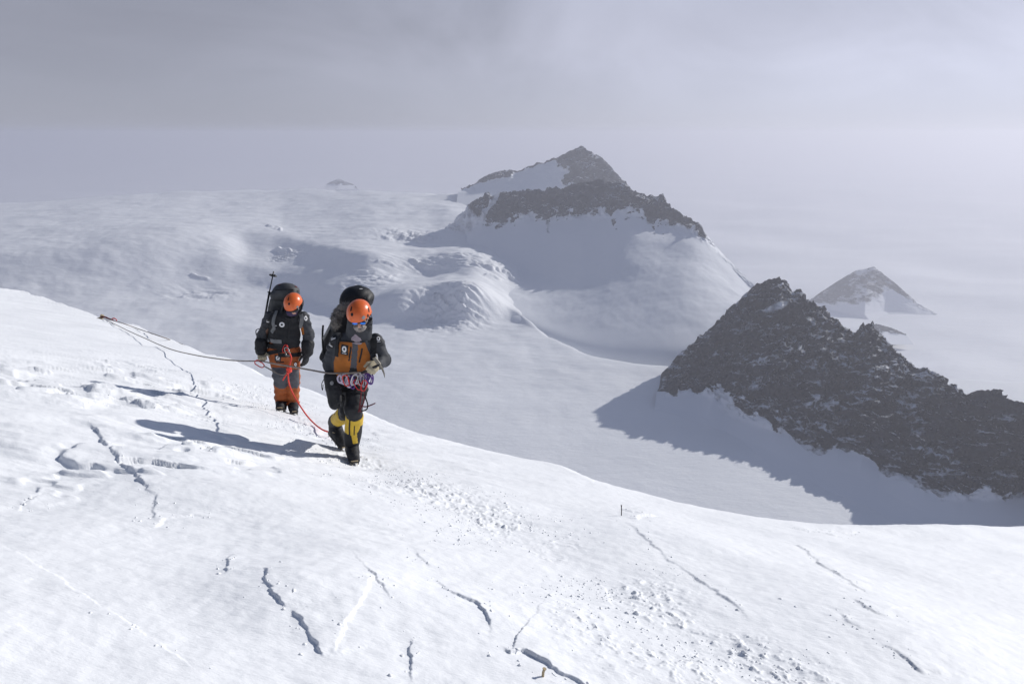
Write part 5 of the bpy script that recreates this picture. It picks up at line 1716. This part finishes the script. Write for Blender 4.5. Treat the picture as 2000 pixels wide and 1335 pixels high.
# ================================================================== climber behind, in rust-orange trousers
B = Figure(560, 807, 9.4, "climber in charcoal vest and rust-orange trousers with grey knees, standing with bowed head")
L2 = B.L
J2 = dict(neck=L2(566, 612, -.05), chest=L2(556, 633, .0), pelvis=L2(555, 674, .03),
          shr=L2(528, 620, .0), elr=L2(513, 655, .03), wrr=L2(510, 682, -.04), har=L2(511, 698, -.08),
          shl=L2(592, 618, .0), ell=L2(602, 652, .04), wrl=L2(601, 680, .0), hal=L2(596, 702, -.03),
          hir=L2(540, 684, .03), knr=L2(549, 733, -.06), anr=L2(550, 784, .03), tor=L2(549, 800, -.1),
          hil=L2(570, 684, .03), knl=L2(572, 733, -.03), anl=L2(572, 784, .05), tol=L2(574, 800, -.06))
hd2 = L2(573, 596, -.13)
R2 = frame((0.16, -0.78, -0.62))
for k_, f_ in (('tor', (551, 797, .10)), ('tol', (572, 797, .12))):
    J2[k_] = on_snow(B, L2(f_[0], f_[1], f_[2] - 0.14), 0.085)
naked_body(B, J2, hd2, R2, 1.0)
up2 = J2['neck'] - J2['pelvis']; up2 /= np.linalg.norm(up2)
dep2 = np.cross(up2, [1, 0.03, 0]); dep2 /= np.linalg.norm(dep2)
hem2 = L2(554, 667, .0)
def arm2(p):
    a = sd_cone(p, J2['shr'], J2['elr'], 0.084, 0.076)
    a = smin(a, sd_cone(p, J2['elr'], J2['wrr'], 0.078, 0.066), 0.03)
    b = sd_cone(p, J2['shl'], J2['ell'], 0.080, 0.072)
    b = smin(b, sd_cone(p, J2['ell'], J2['wrl'], 0.074, 0.064), 0.03)
    return np.minimum(a, b) + wrinkle(p, 11, 0.013, 161, (1, 1, 1.8))
def torso2(p):
    d = sd_cone(p, J2['neck'] - up2 * 0.02, J2['chest'] + up2 * 0.02, 0.12, 0.195, 0.74, dep2)
    d = smin(d, sd_cone(p, J2['chest'] + up2 * 0.02, hem2 + up2 * 0.05, 0.195, 0.195, 0.78, dep2), 0.05)
    d = smin(d, sd_cone(p, hem2 + up2 * 0.05, hem2, 0.19, 0.18, 0.78, dep2), 0.03)
    d = np.maximum(d, (p - hem2.astype(np.float32)) @ (-up2).astype(np.float32))
    # quilted baffles
    q = (p - hem2.astype(np.float32)) @ up2.astype(np.float32)
    return d + wrinkle(p, 8, 0.006, 167) - 0.006 * np.abs(np.sin(q * math.pi / 0.085))
def jacket2(p): return smin(torso2(p), arm2(p), 0.018)
lo, hi = lohi([J2[k] for k in ('neck', 'chest', 'shr', 'elr', 'wrr', 'shl', 'ell', 'wrl')] + [hem2], 0.20)
V, F = surface_net(jacket2, lo, hi, 0.009)
c, n = face_data(V, F)
qx, qy = B.pix(c)
dt = torso2(c); dar = arm2(c)
vest = dt < dar
org = (~vest) & (in_poly(qx, qy, [(519, 645), (530, 634), (531, 648), (521, 660)]) | in_poly(qx, qy, [(586, 634), (592, 638), (594, 652), (588, 655)]))
cuf = (~vest) & (qy > 664)
jac2 = B.mesh("vest", *sub_mesh(V, F, vest), M_CHAR)
for nm, msk, mt_ in (("sleeve", ~vest & ~org & ~cuf, M_GREY), ("underarm_panel", org, M_ORANGE), ("sleeve_cuff", cuf, M_BLACK)):
    for pc_ in pieces(V, F, msk)[:2]:
        B.mesh(nm, *sub_mesh(V, F, pc_), mt_)
bv2 = bvh_of((V, F))
B.decal("badge", bv2, 550.5, 633, 0.070, 0.066, 0.0, [M_BADGE, M_WHITE], jac2, 'ring', 22, 22)
B.decal("badge", bv2, 523.5, 626.5, 0.070, 0.060, 0.1, [M_BADGE, M_WHITE], jac2, 'label', 20, 16)
B.decal("badge", bv2, 597, 620.5, 0.050, 0.066, 0.1, [M_BADGE, M_WHITE], jac2, 'ring', 20, 22)
B.decal("badge", bv2, 539, 634.5, 0.030, 0.030, 0.3, [M_BADGE, M_WHITE], jac2, 'label', 14, 12)
B.strap("zip", bv2, [(567, 622), (566, 635), (564, 650), (563, 664)], 0.014, M_BLACK, jac2, 0.003, 0.003)
# upturned hood round the neck and head
def hood2(p):
    q0 = J2['neck'] + np.array([-0.01, 0.02, -0.02]); q1 = hd2 + R2 @ np.array([0, -0.055, -0.02])
    o = sd_cone(p, q0, q1, 0.125, 0.128)
    i = sd_cone(p, q0 + np.array([0.01, -0.06, 0.05]), q1 + R2 @ np.array([0, 0.10, 0.03]), 0.080, 0.112)
    cut = (p - (hd2 + R2 @ np.array([0, 0.0, 0.055])).astype(np.float32)) @ R2[:, 2].astype(np.float32)
    return np.maximum(np.maximum(o, -i), cut) + wrinkle(p, 14, 0.007, 171)
net_obj(B, "hood", hood2, [J2['neck'], hd2], 0.19, 0.009, M_CHAR, jac2)
def buff2(p):
    d = sd_cone(p, J2['neck'], hd2 + R2 @ np.array([0.0, 0.010, -0.045]), 0.080, 0.074)
    return d + wrinkle(p, 20, 0.006, 173)
net_obj(B, "neck_tube", buff2, [J2['neck'], hd2], 0.12, 0.009, M_BUFF)
# trousers with grey knees
def trous2(p):
    d = sd_cone(p, J2['pelvis'] + np.array([0, 0, 0.03]), J2['pelvis'] - np.array([0, 0, 0.06]), 0.175, 0.180, 0.74, (0, 1, 0.05))
    a = sd_cone(p, J2['hir'], J2['knr'], 0.122, 0.098)
    a = smin(a, sd_cone(p, J2['knr'], J2['anr'] + np.array([0, 0, 0.02]), 0.098, 0.090), 0.03)
    b = sd_cone(p, J2['hil'], J2['knl'], 0.116, 0.090)
    b = smin(b, sd_cone(p, J2['knl'], J2['anl'] + np.array([0, 0, 0.02]), 0.090, 0.086), 0.03)
    d = smin(d, np.minimum(a, b), 0.04)
    low = np.clip((J2['knr'][2] - 0.12 - p[..., 2]) / 0.1, 0, 1)
    return d + wrinkle(p, 10, 0.012, 181, (1, 1, 1.6)) - 0.006 * low * np.sin(p[..., 2] * 62)
lo, hi = lohi([J2[k] for k in ('pelvis', 'hir', 'hil', 'knr', 'knl', 'anr', 'anl')], 0.19)
V, F = surface_net(trous2, lo, hi, 0.009)
c, n = face_data(V, F)
qx, qy = B.pix(c)
ktop, kbot = 716, 757
knee = (n[:, 1] < 0.35) & (in_poly(qx, qy, [(531, ktop), (561, ktop + 1), (562, 752), (556, 758), (545, 758), (536, 753), (531, 740)]) | in_poly(qx, qy, [(561.5, 722), (584, 720), (585, 748), (582, 757), (568, 757), (562.5, 752)]))
tr2 = B.mesh("trousers", *sub_mesh(V, F, ~knee), M_RUST)
B.mesh("knee_panel", *sub_mesh(V, F, knee & (qx < 561.7)), M_KNEE, tr2)
B.mesh("knee_panel", *sub_mesh(V, F, knee & (qx >= 561.7)), M_KNEE, tr2)
TV2, TF2 = V, F
bvt2 = bvh_of((V, F))
B.decal("badge", bvt2, 542.5, 698.5, 0.082, 0.080, -0.1, [M_BADGE, M_WHITE], tr2, 'badge', 24, 26)
B.decal("badge", bvt2, 577, 711, 0.050, 0.080, 0.1, [M_BADGE, M_WHITE], tr2, 'badge', 22, 26)
B.strap("pocket_zip", bvt2, [(539, 706), (546, 706.5), (555, 706)], 0.016, M_BLACK, tr2, 0.003, 0.003)
# boots
for kx, (hx, tx) in (('anr', ((551, 797), (547, 807))), ('anl', ((572, 797), (575, 808)))):
    ff = 0.10 if kx == 'anr' else 0.12
    h_ = L2(hx[0], hx[1], ff); t_ = L2(tx[0], tx[1], ff - 0.29)
    h_[2] = B.ground_local(h_[0], h_[1]) + 0.030; t_[2] = B.ground_local(t_[0], t_[1]) + 0.030
    boot(B, h_, t_, J2[kx], M_BLACK)
# helmet
hc2 = hd2 + R2 @ np.array([0.0, -0.016, 0.042])
helmet(B, hc2, 0.60, -0.22, vents=[(564.5, 592.5, 0.026, 0.032, 0, 'v'), (563, 583, 0.016, 0.05, 0.12, 'v'), (587.3, 594, 0.012, 0.034, 0, 'v'), (581, 598.5, 0.030, 0.030, 0.785, 'b')])
def hp2(x, y, z): return hd2 + R2 @ np.array([x, y, z])
def goggles(p):
    d = sd_ell(p, hp2(0, 0.070, 0.006), (0.074, 0.042, 0.030), R2)
    return np.maximum(d, -sd_ell(p, hp2(0, 0.03, 0.0), (0.072, 0.05, 0.06), R2))
net_obj(B, "sunglasses", goggles, [hp2(0, 0.07, 0.005)], 0.09, 0.006, M_FRAME)
# gloves: black backs, beige palms
glove_hand(B, "glove", L2(510, 685, -.05), L2(512, 697, -.09), (0.9, -0.2, 0.1), (0.25, -0.75, 0.1), M_BLACK, 1.15, 1.25, (L2(510, 668, -.02), L2(510, 684, -.05), 0.084, 0.076), M_BLACK, M_BEIGE)
glove_hand(B, "glove", L2(600, 687, -.01), L2(597, 702, -.03), (-0.9, -0.3, 0), (-0.75, 0.25, 0), M_BLACK, 0.35, 1.3, (L2(601, 670, .02), L2(600, 686, -.01), 0.084, 0.076), M_BLACK, M_BEIGE)
# harness
har2 = empty("harness", (0, 0, 0), None, None); har2.parent = B.root
pts, nr = ellipse_ring(bvt2, J2['pelvis'] + np.array([0, 0, 0.02]), 28)
B.ribbon("waist_belt", pts, nr, 0.060, M_STRAPB, har2, 0.012, 0.008, closed=True)
for s, t in (('l', 0.13), ('r', 0.05)):
    pts, nr = leg_ring(J2['hi' + s], J2['kn' + s], t, bvt2)
    B.ribbon("leg_loop", pts, nr, 0.050, M_STRAPB, har2, 0.010, 0.006, closed=True)
tv, tf = carabiner_mesh(L2(561, 685, -.20), (0.2, 0, -1), (1, 0, 0))
B.mesh("carabiner", tv, tf, M_STEEL, har2)
tv, tf = tube([L2(559, 672, -.16), L2(562, 682, -.19), L2(566, 690, -.20)], 0.010, 6, smooth_it=4)
B.mesh("tie_in_loop", tv, tf, M_ROPERED, har2)
tv, tf = carabiner_mesh(L2(557, 680, -.19), (-0.5, 0, -1), (1, 0, 0))
B.mesh("carabiner", tv, tf, M_RED, har2)
tv, tf = tube(ring_points(L2(562, 690, -.2), (1, 0, 0), (0, 0.3, 0.95), 0.03, 0.03, 10), 0.010, 6, closed=True, smooth_it=2)
B.mesh("belay_device", tv, tf, M_CRAMP, har2)

# ---- grey pack with a pole strapped to it
pk2 = Gear(B, "backpack", L2(541, 668, .24), "grey backpack with red-marked lid on the climber in rust-orange trousers", "backpack")
upk = L2(556, 575, .22) - L2(540, 660, .26); upk /= np.linalg.norm(upk)
sdk = np.array([1.0, 0.0, 0.0]); dpk = np.cross(upk, sdk); dpk /= np.linalg.norm(dpk); sdk = np.cross(dpk, upk)
RK2 = np.stack([sdk, dpk, upk], 1)
pc = (L2(553, 578, .24) + L2(543, 662, .27)) / 2; hl2 = np.linalg.norm(L2(553, 574, .24) - L2(543, 664, .27)) / 2
def pack2(p):
    d = sd_box(p, pc, (0.155, 0.12, hl2), 0.08, RK2)
    d = smin(d, sd_box(p, pc - sdk * 0.13 + upk * 0.08, (0.05, 0.075, hl2 * 0.55), 0.035, RK2), 0.02)
    return d + wrinkle(p, 8, 0.010, 201)
V, F = surface_net(pack2, *lohi([pc + upk * hl2, pc - upk * hl2], 0.25), 0.010)
pk2.mesh("main_bag", V, F, M_PACKGREY)
lc2 = L2(558, 566, .20)
def lid2(p):
    d = sd_ell(p, lc2 + np.array([0, 0, -0.01]), (0.170, 0.150, 0.110))
    d = smin(d, sd_box(p, lc2 - np.array([0.01, 0, 0.05]), (0.160, 0.135, 0.05), 0.04), 0.03)
    return d + wrinkle(p, 9, 0.008, 203)
V, F = surface_net(lid2, *lohi([lc2], 0.24), 0.009)
lid = pk2.mesh("lid", V, F, M_PACKGREY)
bvl2 = bvh_of((V, F))
for (x, y) in ((546, 555), (578, 559)):
    o = B.decal("lid_patch", bvl2, x, y, 0.038, 0.032, 0.2, [M_CORDDARK], lid, 'plain', nx=4, ny=3)
    if o: o.data.transform(Matrix.Translation(-Vector(pk2.base)))
pk2.strap("lid_seam", bvl2, [(538, 566), (548, 565), (560, 564.5), (572, 565), (582, 568)], 0.010, M_STRAPB, lid, 0.004, 0.003)
pk2.strap("shoulder_strap", bv2, [(541, 607), (538, 614), (535, 622), (534, 630), (536, 640), (531, 648)], 0.045, M_STRAP)
pk2.strap("shoulder_strap", bv2, [(584, 606), (588, 613), (590, 620), (589, 630), (587, 638)], 0.045, M_STRAP)
pk2.strap("hip_belt", bv2, [(522, 661), (530, 664), (540, 665.5), (550, 666)], 0.05, M_STRAP)
tv, tf = tube([L2(586, 640, -.13), L2(588, 652, -.13), L2(586, 664, -.12)], 0.006, 6, smooth_it=3)
pk2.mesh("strap_end", tv, tf, M_WHITE)
tv, tf = tube([L2(512, 640, .1), L2(501, 643, .1), L2(500, 650, .1), L2(502, 654, .1), L2(507, 652, .1)], 0.006, 6, smooth_it=4)
pk2.mesh("strap_loop", tv, tf, M_STRAPB)
tp = Gear(B, "trekking_pole", L2(512, 645, .12), "black trekking pole with snow basket strapped upright to the grey backpack", "trekking pole")
p0 = L2(513, 642, .12); p1 = L2(526, 570, .14); p2 = L2(534.5, 529, .15)
tv, tf = tube([p0, p1], 0.013, 8); tp.mesh("grip_section", tv, tf, M_FRAME)
tv, tf = tube([p1, p2], 0.0085, 8); tp.mesh("lower_section", tv, tf, M_FRAME)
bk = L2(533.2, 537, .15); axd = (p2 - p1) / np.linalg.norm(p2 - p1)
e1 = np.cross(axd, [0, 1, 0]); e1 /= np.linalg.norm(e1); e2 = np.cross(axd, e1)
parts = [tube(ring_points(bk, e1, e2, 0.045, 0.045, 14), 0.008, 6, closed=True)]
for k in range(4):
    a = k * math.pi / 2 + 0.4
    parts.append(tube([bk, bk + (e1 * math.cos(a) + e2 * math.sin(a)) * 0.045], 0.008, 6))
tp.mesh("basket", *join(*parts), M_FRAME)
tv, tf = tube(ring_points(p1, e1, e2, 0.02, 0.02, 8), 0.006, 6, closed=True); tp.mesh("lash", tv, tf, M_STRAPB)

# ================================================================== ropes and hardware
def world_pts(pix):
    return [P(x, y, Y) for (x, y, Y) in pix]
def thing_tube(name, pts, r, mat, label, cat, n=8, sm=6, group=None):
    base = Vector(pts[0])
    tv, tf = tube([Vector(p) - base for p in pts], r, n, smooth_it=sm)
    o = mesh_obj(name, tv, tf, mat, None, label=label, cat=cat, group=group)
    o.location = base
    return o
anc = plane_pt(198, 622); ax_, ay_ = float(anc[0]), float(anc[1])
az_ = gz(ax_, ay_)
YA = ay_
def Yline(px, x0, Y0, x1, Y1):
    t = (px - x0) / (x1 - x0)
    return 1 / ((1 - t) / Y0 + t / Y1)
YH2 = B.Y - 0.12
fix = [Vector((ax_ + .03, ay_, az_ + 0.05))]
for px, py in ((215, 628), (245, 643), (280, 659), (330, 680.5), (380, 693), (430, 701), (470, 704.5), (508, 705)):
    fix.append(P(px, py, min(Yline(px, 198, YA, 508, YH2), 0.965 * float(plane_pt(px, py)[1]))))
Y1h = A.Y - 0.10
for px, py in ((530, 709), (565, 715), (600, 721), (636, 727.5)):
    fix.append(P(px, py, Yline(px, 508, YH2, 636, Y1h - 0.05)))
for px, py in ((660, 728.5), (685, 728), (710, 726.5), (728, 722), (736, 716)):
    fix.append(P(px, py, A.Y - 0.26 - 0.02 * (px > 720)))
thing_tube("fixed_rope", fix, 0.0088, M_ROPE, "thin tan-grey fixed rope running from the snow anchor past both climbers", "rope", 8, 6)
yc = float(crest_y((345 - 1000) / F_PX / 0.93))
fx2 = [Vector((ax_ + .25, ay_ - 0.1, gz(ax_ + .25, ay_ - .1) + 0.05))]
for px, py, k in ((235, 629.5, 0.97), (270, 642, 0.93), (310, 655.5, 0.88), (345, 668, 0.84), (375, 681, 0.82), (420, 712, 0.80)):
    fx2.append(P(px, py, min(YA * k, (0.90 if px < 340 else 1.08) * float(crest_y((px - 1000) / F_PX / 0.955)))))
thing_tube("anchor_rope", fx2, 0.011, M_ROPE, "taut grey rope leaving the snow anchor and dropping over the crest", "rope", 8, 5)
# red rope tied to the second climber
rr = [P(566, 690, B.Y - .22), P(569, 699, B.Y - .24), P(566, 712, B.Y - .26), P(564, 722, B.Y - .27), P(563, 735, B.Y - .27), P(565, 750, B.Y - .26), P(572, 768, B.Y - .30), P(581, 784, B.Y - .42), P(590, 798, B.Y - .62)]
Ye = float(plane_pt(652, 846)[1]) - 0.05
for px, py in ((600, 812), (612, 825), (624, 835), (634, 840.5), (645, 843.5), (652, 845)):
    t = (px - 590) / 62.0
    rr.append(P(px, py, min(1 / ((1 - t) / (B.Y - .62) + t / Ye), 0.972 * float(plane_pt(px, py)[1]))))
thing_tube("climbing_rope", rr, 0.0095, M_ROPERED, "bright red rope tied to the second climber and trailing towards the yellow gaiters", "rope", 8, 6)
kc = P(564.5, 722, B.Y - .27)
parts = []
for k in range(3):
    pts_ = ring_points(np.array(kc) + np.array([0, 0, 0.025 * (k - 1)]), (1, 0, 0.25 * (-1) ** k), (0, 1, 0.1), 0.026, 0.024, 10)
    parts.append(tube([Vector(q) - kc for q in pts_], 0.012, 6, closed=True, smooth_it=2))
parts.append(tube([Vector((0, -.01, -0.03)), Vector((-.05, -.02, -.08)), Vector((-.085, -.02, -.135))], 0.0095, 6, smooth_it=3))
kn = mesh_obj("rope_knot", *join(*parts), M_ROPERED, None, label="bulky knot in the bright red rope at the second climber's thighs", cat="knot"); kn.location = kc
cc = P(507, 710, YH2 - 0.02)
tv, tf = carabiner_mesh((0, 0, 0), (0.75, 0, -0.55), (0.5, 0, 0.8), 0.125, 0.075, 0.007)
cb = mesh_obj("carabiner", tv, tf, M_RED, None, label="large red carabiner clipped to the fixed rope beside the second climber's glove", cat="carabiner"); cb.location = cc
lan = [P(515, 714, YH2 - .02), P(522, 718, YH2 - .03), P(532, 723.5, YH2 - .05), P(545, 730, B.Y - .2), P(556, 731, B.Y - .25), P(562, 722, B.Y - .27)]
thing_tube("lanyard", lan, 0.0085, M_ROPE, "short tan lanyard from the red carabiner to the second climber's rope knot", "lanyard", 8, 5)
# snow anchor: a driven stake with a red sling
an = empty("snow_anchor", (ax_, ay_, az_ - 0.02), "brown stake with red sling driven into the snow near the crest", "anchor")
mesh_obj("stake", *join(box_mesh((0, 0, 0.05), (0.05, 0.03, 0.12), Matrix.Rotation(0.5, 3, 'Y')), box_mesh((-0.12, 0.03, 0.035), (0.14, 0.025, 0.02), Matrix.Rotation(-0.2, 3, 'Y'))), M_LACE, an, smooth=False)
tv, tf = tube([(0.02, -.03, 0.10), (0.15, -.05, 0.10), (0.30, -.07, 0.04), (0.42, -.09, 0.02)], 0.028, 6, smooth_it=4); mesh_obj("sling", tv, tf, M_CORDDARK, an)
tv, tf = carabiner_mesh((0.47, -.10, 0.03), (1, 0, -0.3), (0, 0, 1), 0.14, 0.09, 0.012); mesh_obj("carabiner", tv, tf, M_RED, an)

# stakes left in the snow
def stake(name, px, py, h, r, mat, label, lean):
    q = plane_pt(px, py); x, y = float(q[0]), float(q[1]); z = gz(x, y)
    tv, tf = tube([(0, 0, -0.10), (lean * h * 0.5, 0, h * 0.5), (lean * h, 0, h)], r, 8)
    cap = tube([(lean * h * 0.93, 0, h * 0.93), (lean * h * 1.0, 0, h * 1.005)], r * 1.5, 8)
    o = mesh_obj(name, *join((tv, tf), cap), mat, None, smooth=False, label=label, cat="stake"); o.location = (x, y, z)
stake("marker_wand", 1213.5, 1020, 0.105, 0.0045, M_FRAME, "thin black wand standing in the snow near the crest", -0.06)
stake("bamboo_stake", 1058, 1331, 0.040, 0.006, M_LACE, "short brown bamboo stub poking out of the snow", 0.3)

# ------------------------------------------------------------------ broken snow along the track and below the wind-cut steps
def build_crumbs():
    def ok(x, y): return (y < crest_y(x / y) - 0.05)
    seg = np.linalg.norm(np.diff(TRACK, axis=0), axis=1); cs = np.concatenate([[0], np.cumsum(seg)])
    n = 9000
    t = rng.uniform(0, cs[-1], n); i = np.clip(np.searchsorted(cs, t) - 1, 0, len(seg) - 1)
    q = TRACK[i] + (TRACK[i + 1] - TRACK[i]) * ((t - cs[i]) / seg[i])[:, None] + rng.normal(0, 0.40, (n, 2))
    keep = (q[:, 1] > 1.7) & (fbm2(q[:, 0] * 1.3, q[:, 1] * 1.3, 3, 601) > rng.uniform(-0.15, 0.5, n))
    q = q[keep][:2600]
    pts = [(x, y, r) for (x, y), r in zip(q, np.minimum(np.abs(rng.normal(0, 0.0042, len(q))) + 0.0025, 0.016))]
    for sc_ in SCARPS:
        q = plane_pt(*np.array(sc_[0], float).T)
        if q[:, 1].max() > 8: continue
        for k in range(14):
            i = rng.integers(0, len(q) - 1); t = rng.uniform(0, 1)
            x, y = q[i] + (q[i + 1] - q[i]) * t + rng.normal(0, 0.05, 2)
            pts.append((x, y, abs(rng.normal(0, 0.004)) + 0.003))
    pts = np.array([p for p in pts if ok(p[0], p[1])])
    z = ground(pts[:, 0], pts[:, 1])
    O = np.array([(1, 0, 0), (-1, 0, 0), (0, 1, 0), (0, -1, 0), (0, 0, 1), (0, 0, -1)], float)
    T = np.array([(0, 2, 4), (2, 1, 4), (1, 3, 4), (3, 0, 4), (2, 0, 5), (1, 2, 5), (3, 1, 5), (0, 3, 5)])
    V, F = [], []
    for k in range(len(pts)):
        a = rng.uniform(0, 6.28); ca, sa = math.cos(a), math.sin(a)
        o = O * rng.uniform(0.55, 1.35, (6, 1)) * pts[k, 2] * np.array([rng.uniform(.8, 1.6), 1, rng.uniform(.6, 1.0)])
        o = np.stack([o[:, 0] * ca - o[:, 1] * sa, o[:, 0] * sa + o[:, 1] * ca, o[:, 2]], -1) + rng.normal(0, 0.15, (6, 3)) * pts[k, 2]
        V.append(o + np.array([pts[k, 0], pts[k, 1], z[k] + pts[k, 2] * 0.05])); F.append(T + 6 * k)
    o = mesh_obj("snow_crumbs", np.concatenate(V), np.concatenate(F), M_SNOW, smooth=False, kind='stuff', label="loose crumbs of broken wind crust along the trodden track", cat="snow")
build_crumbs()
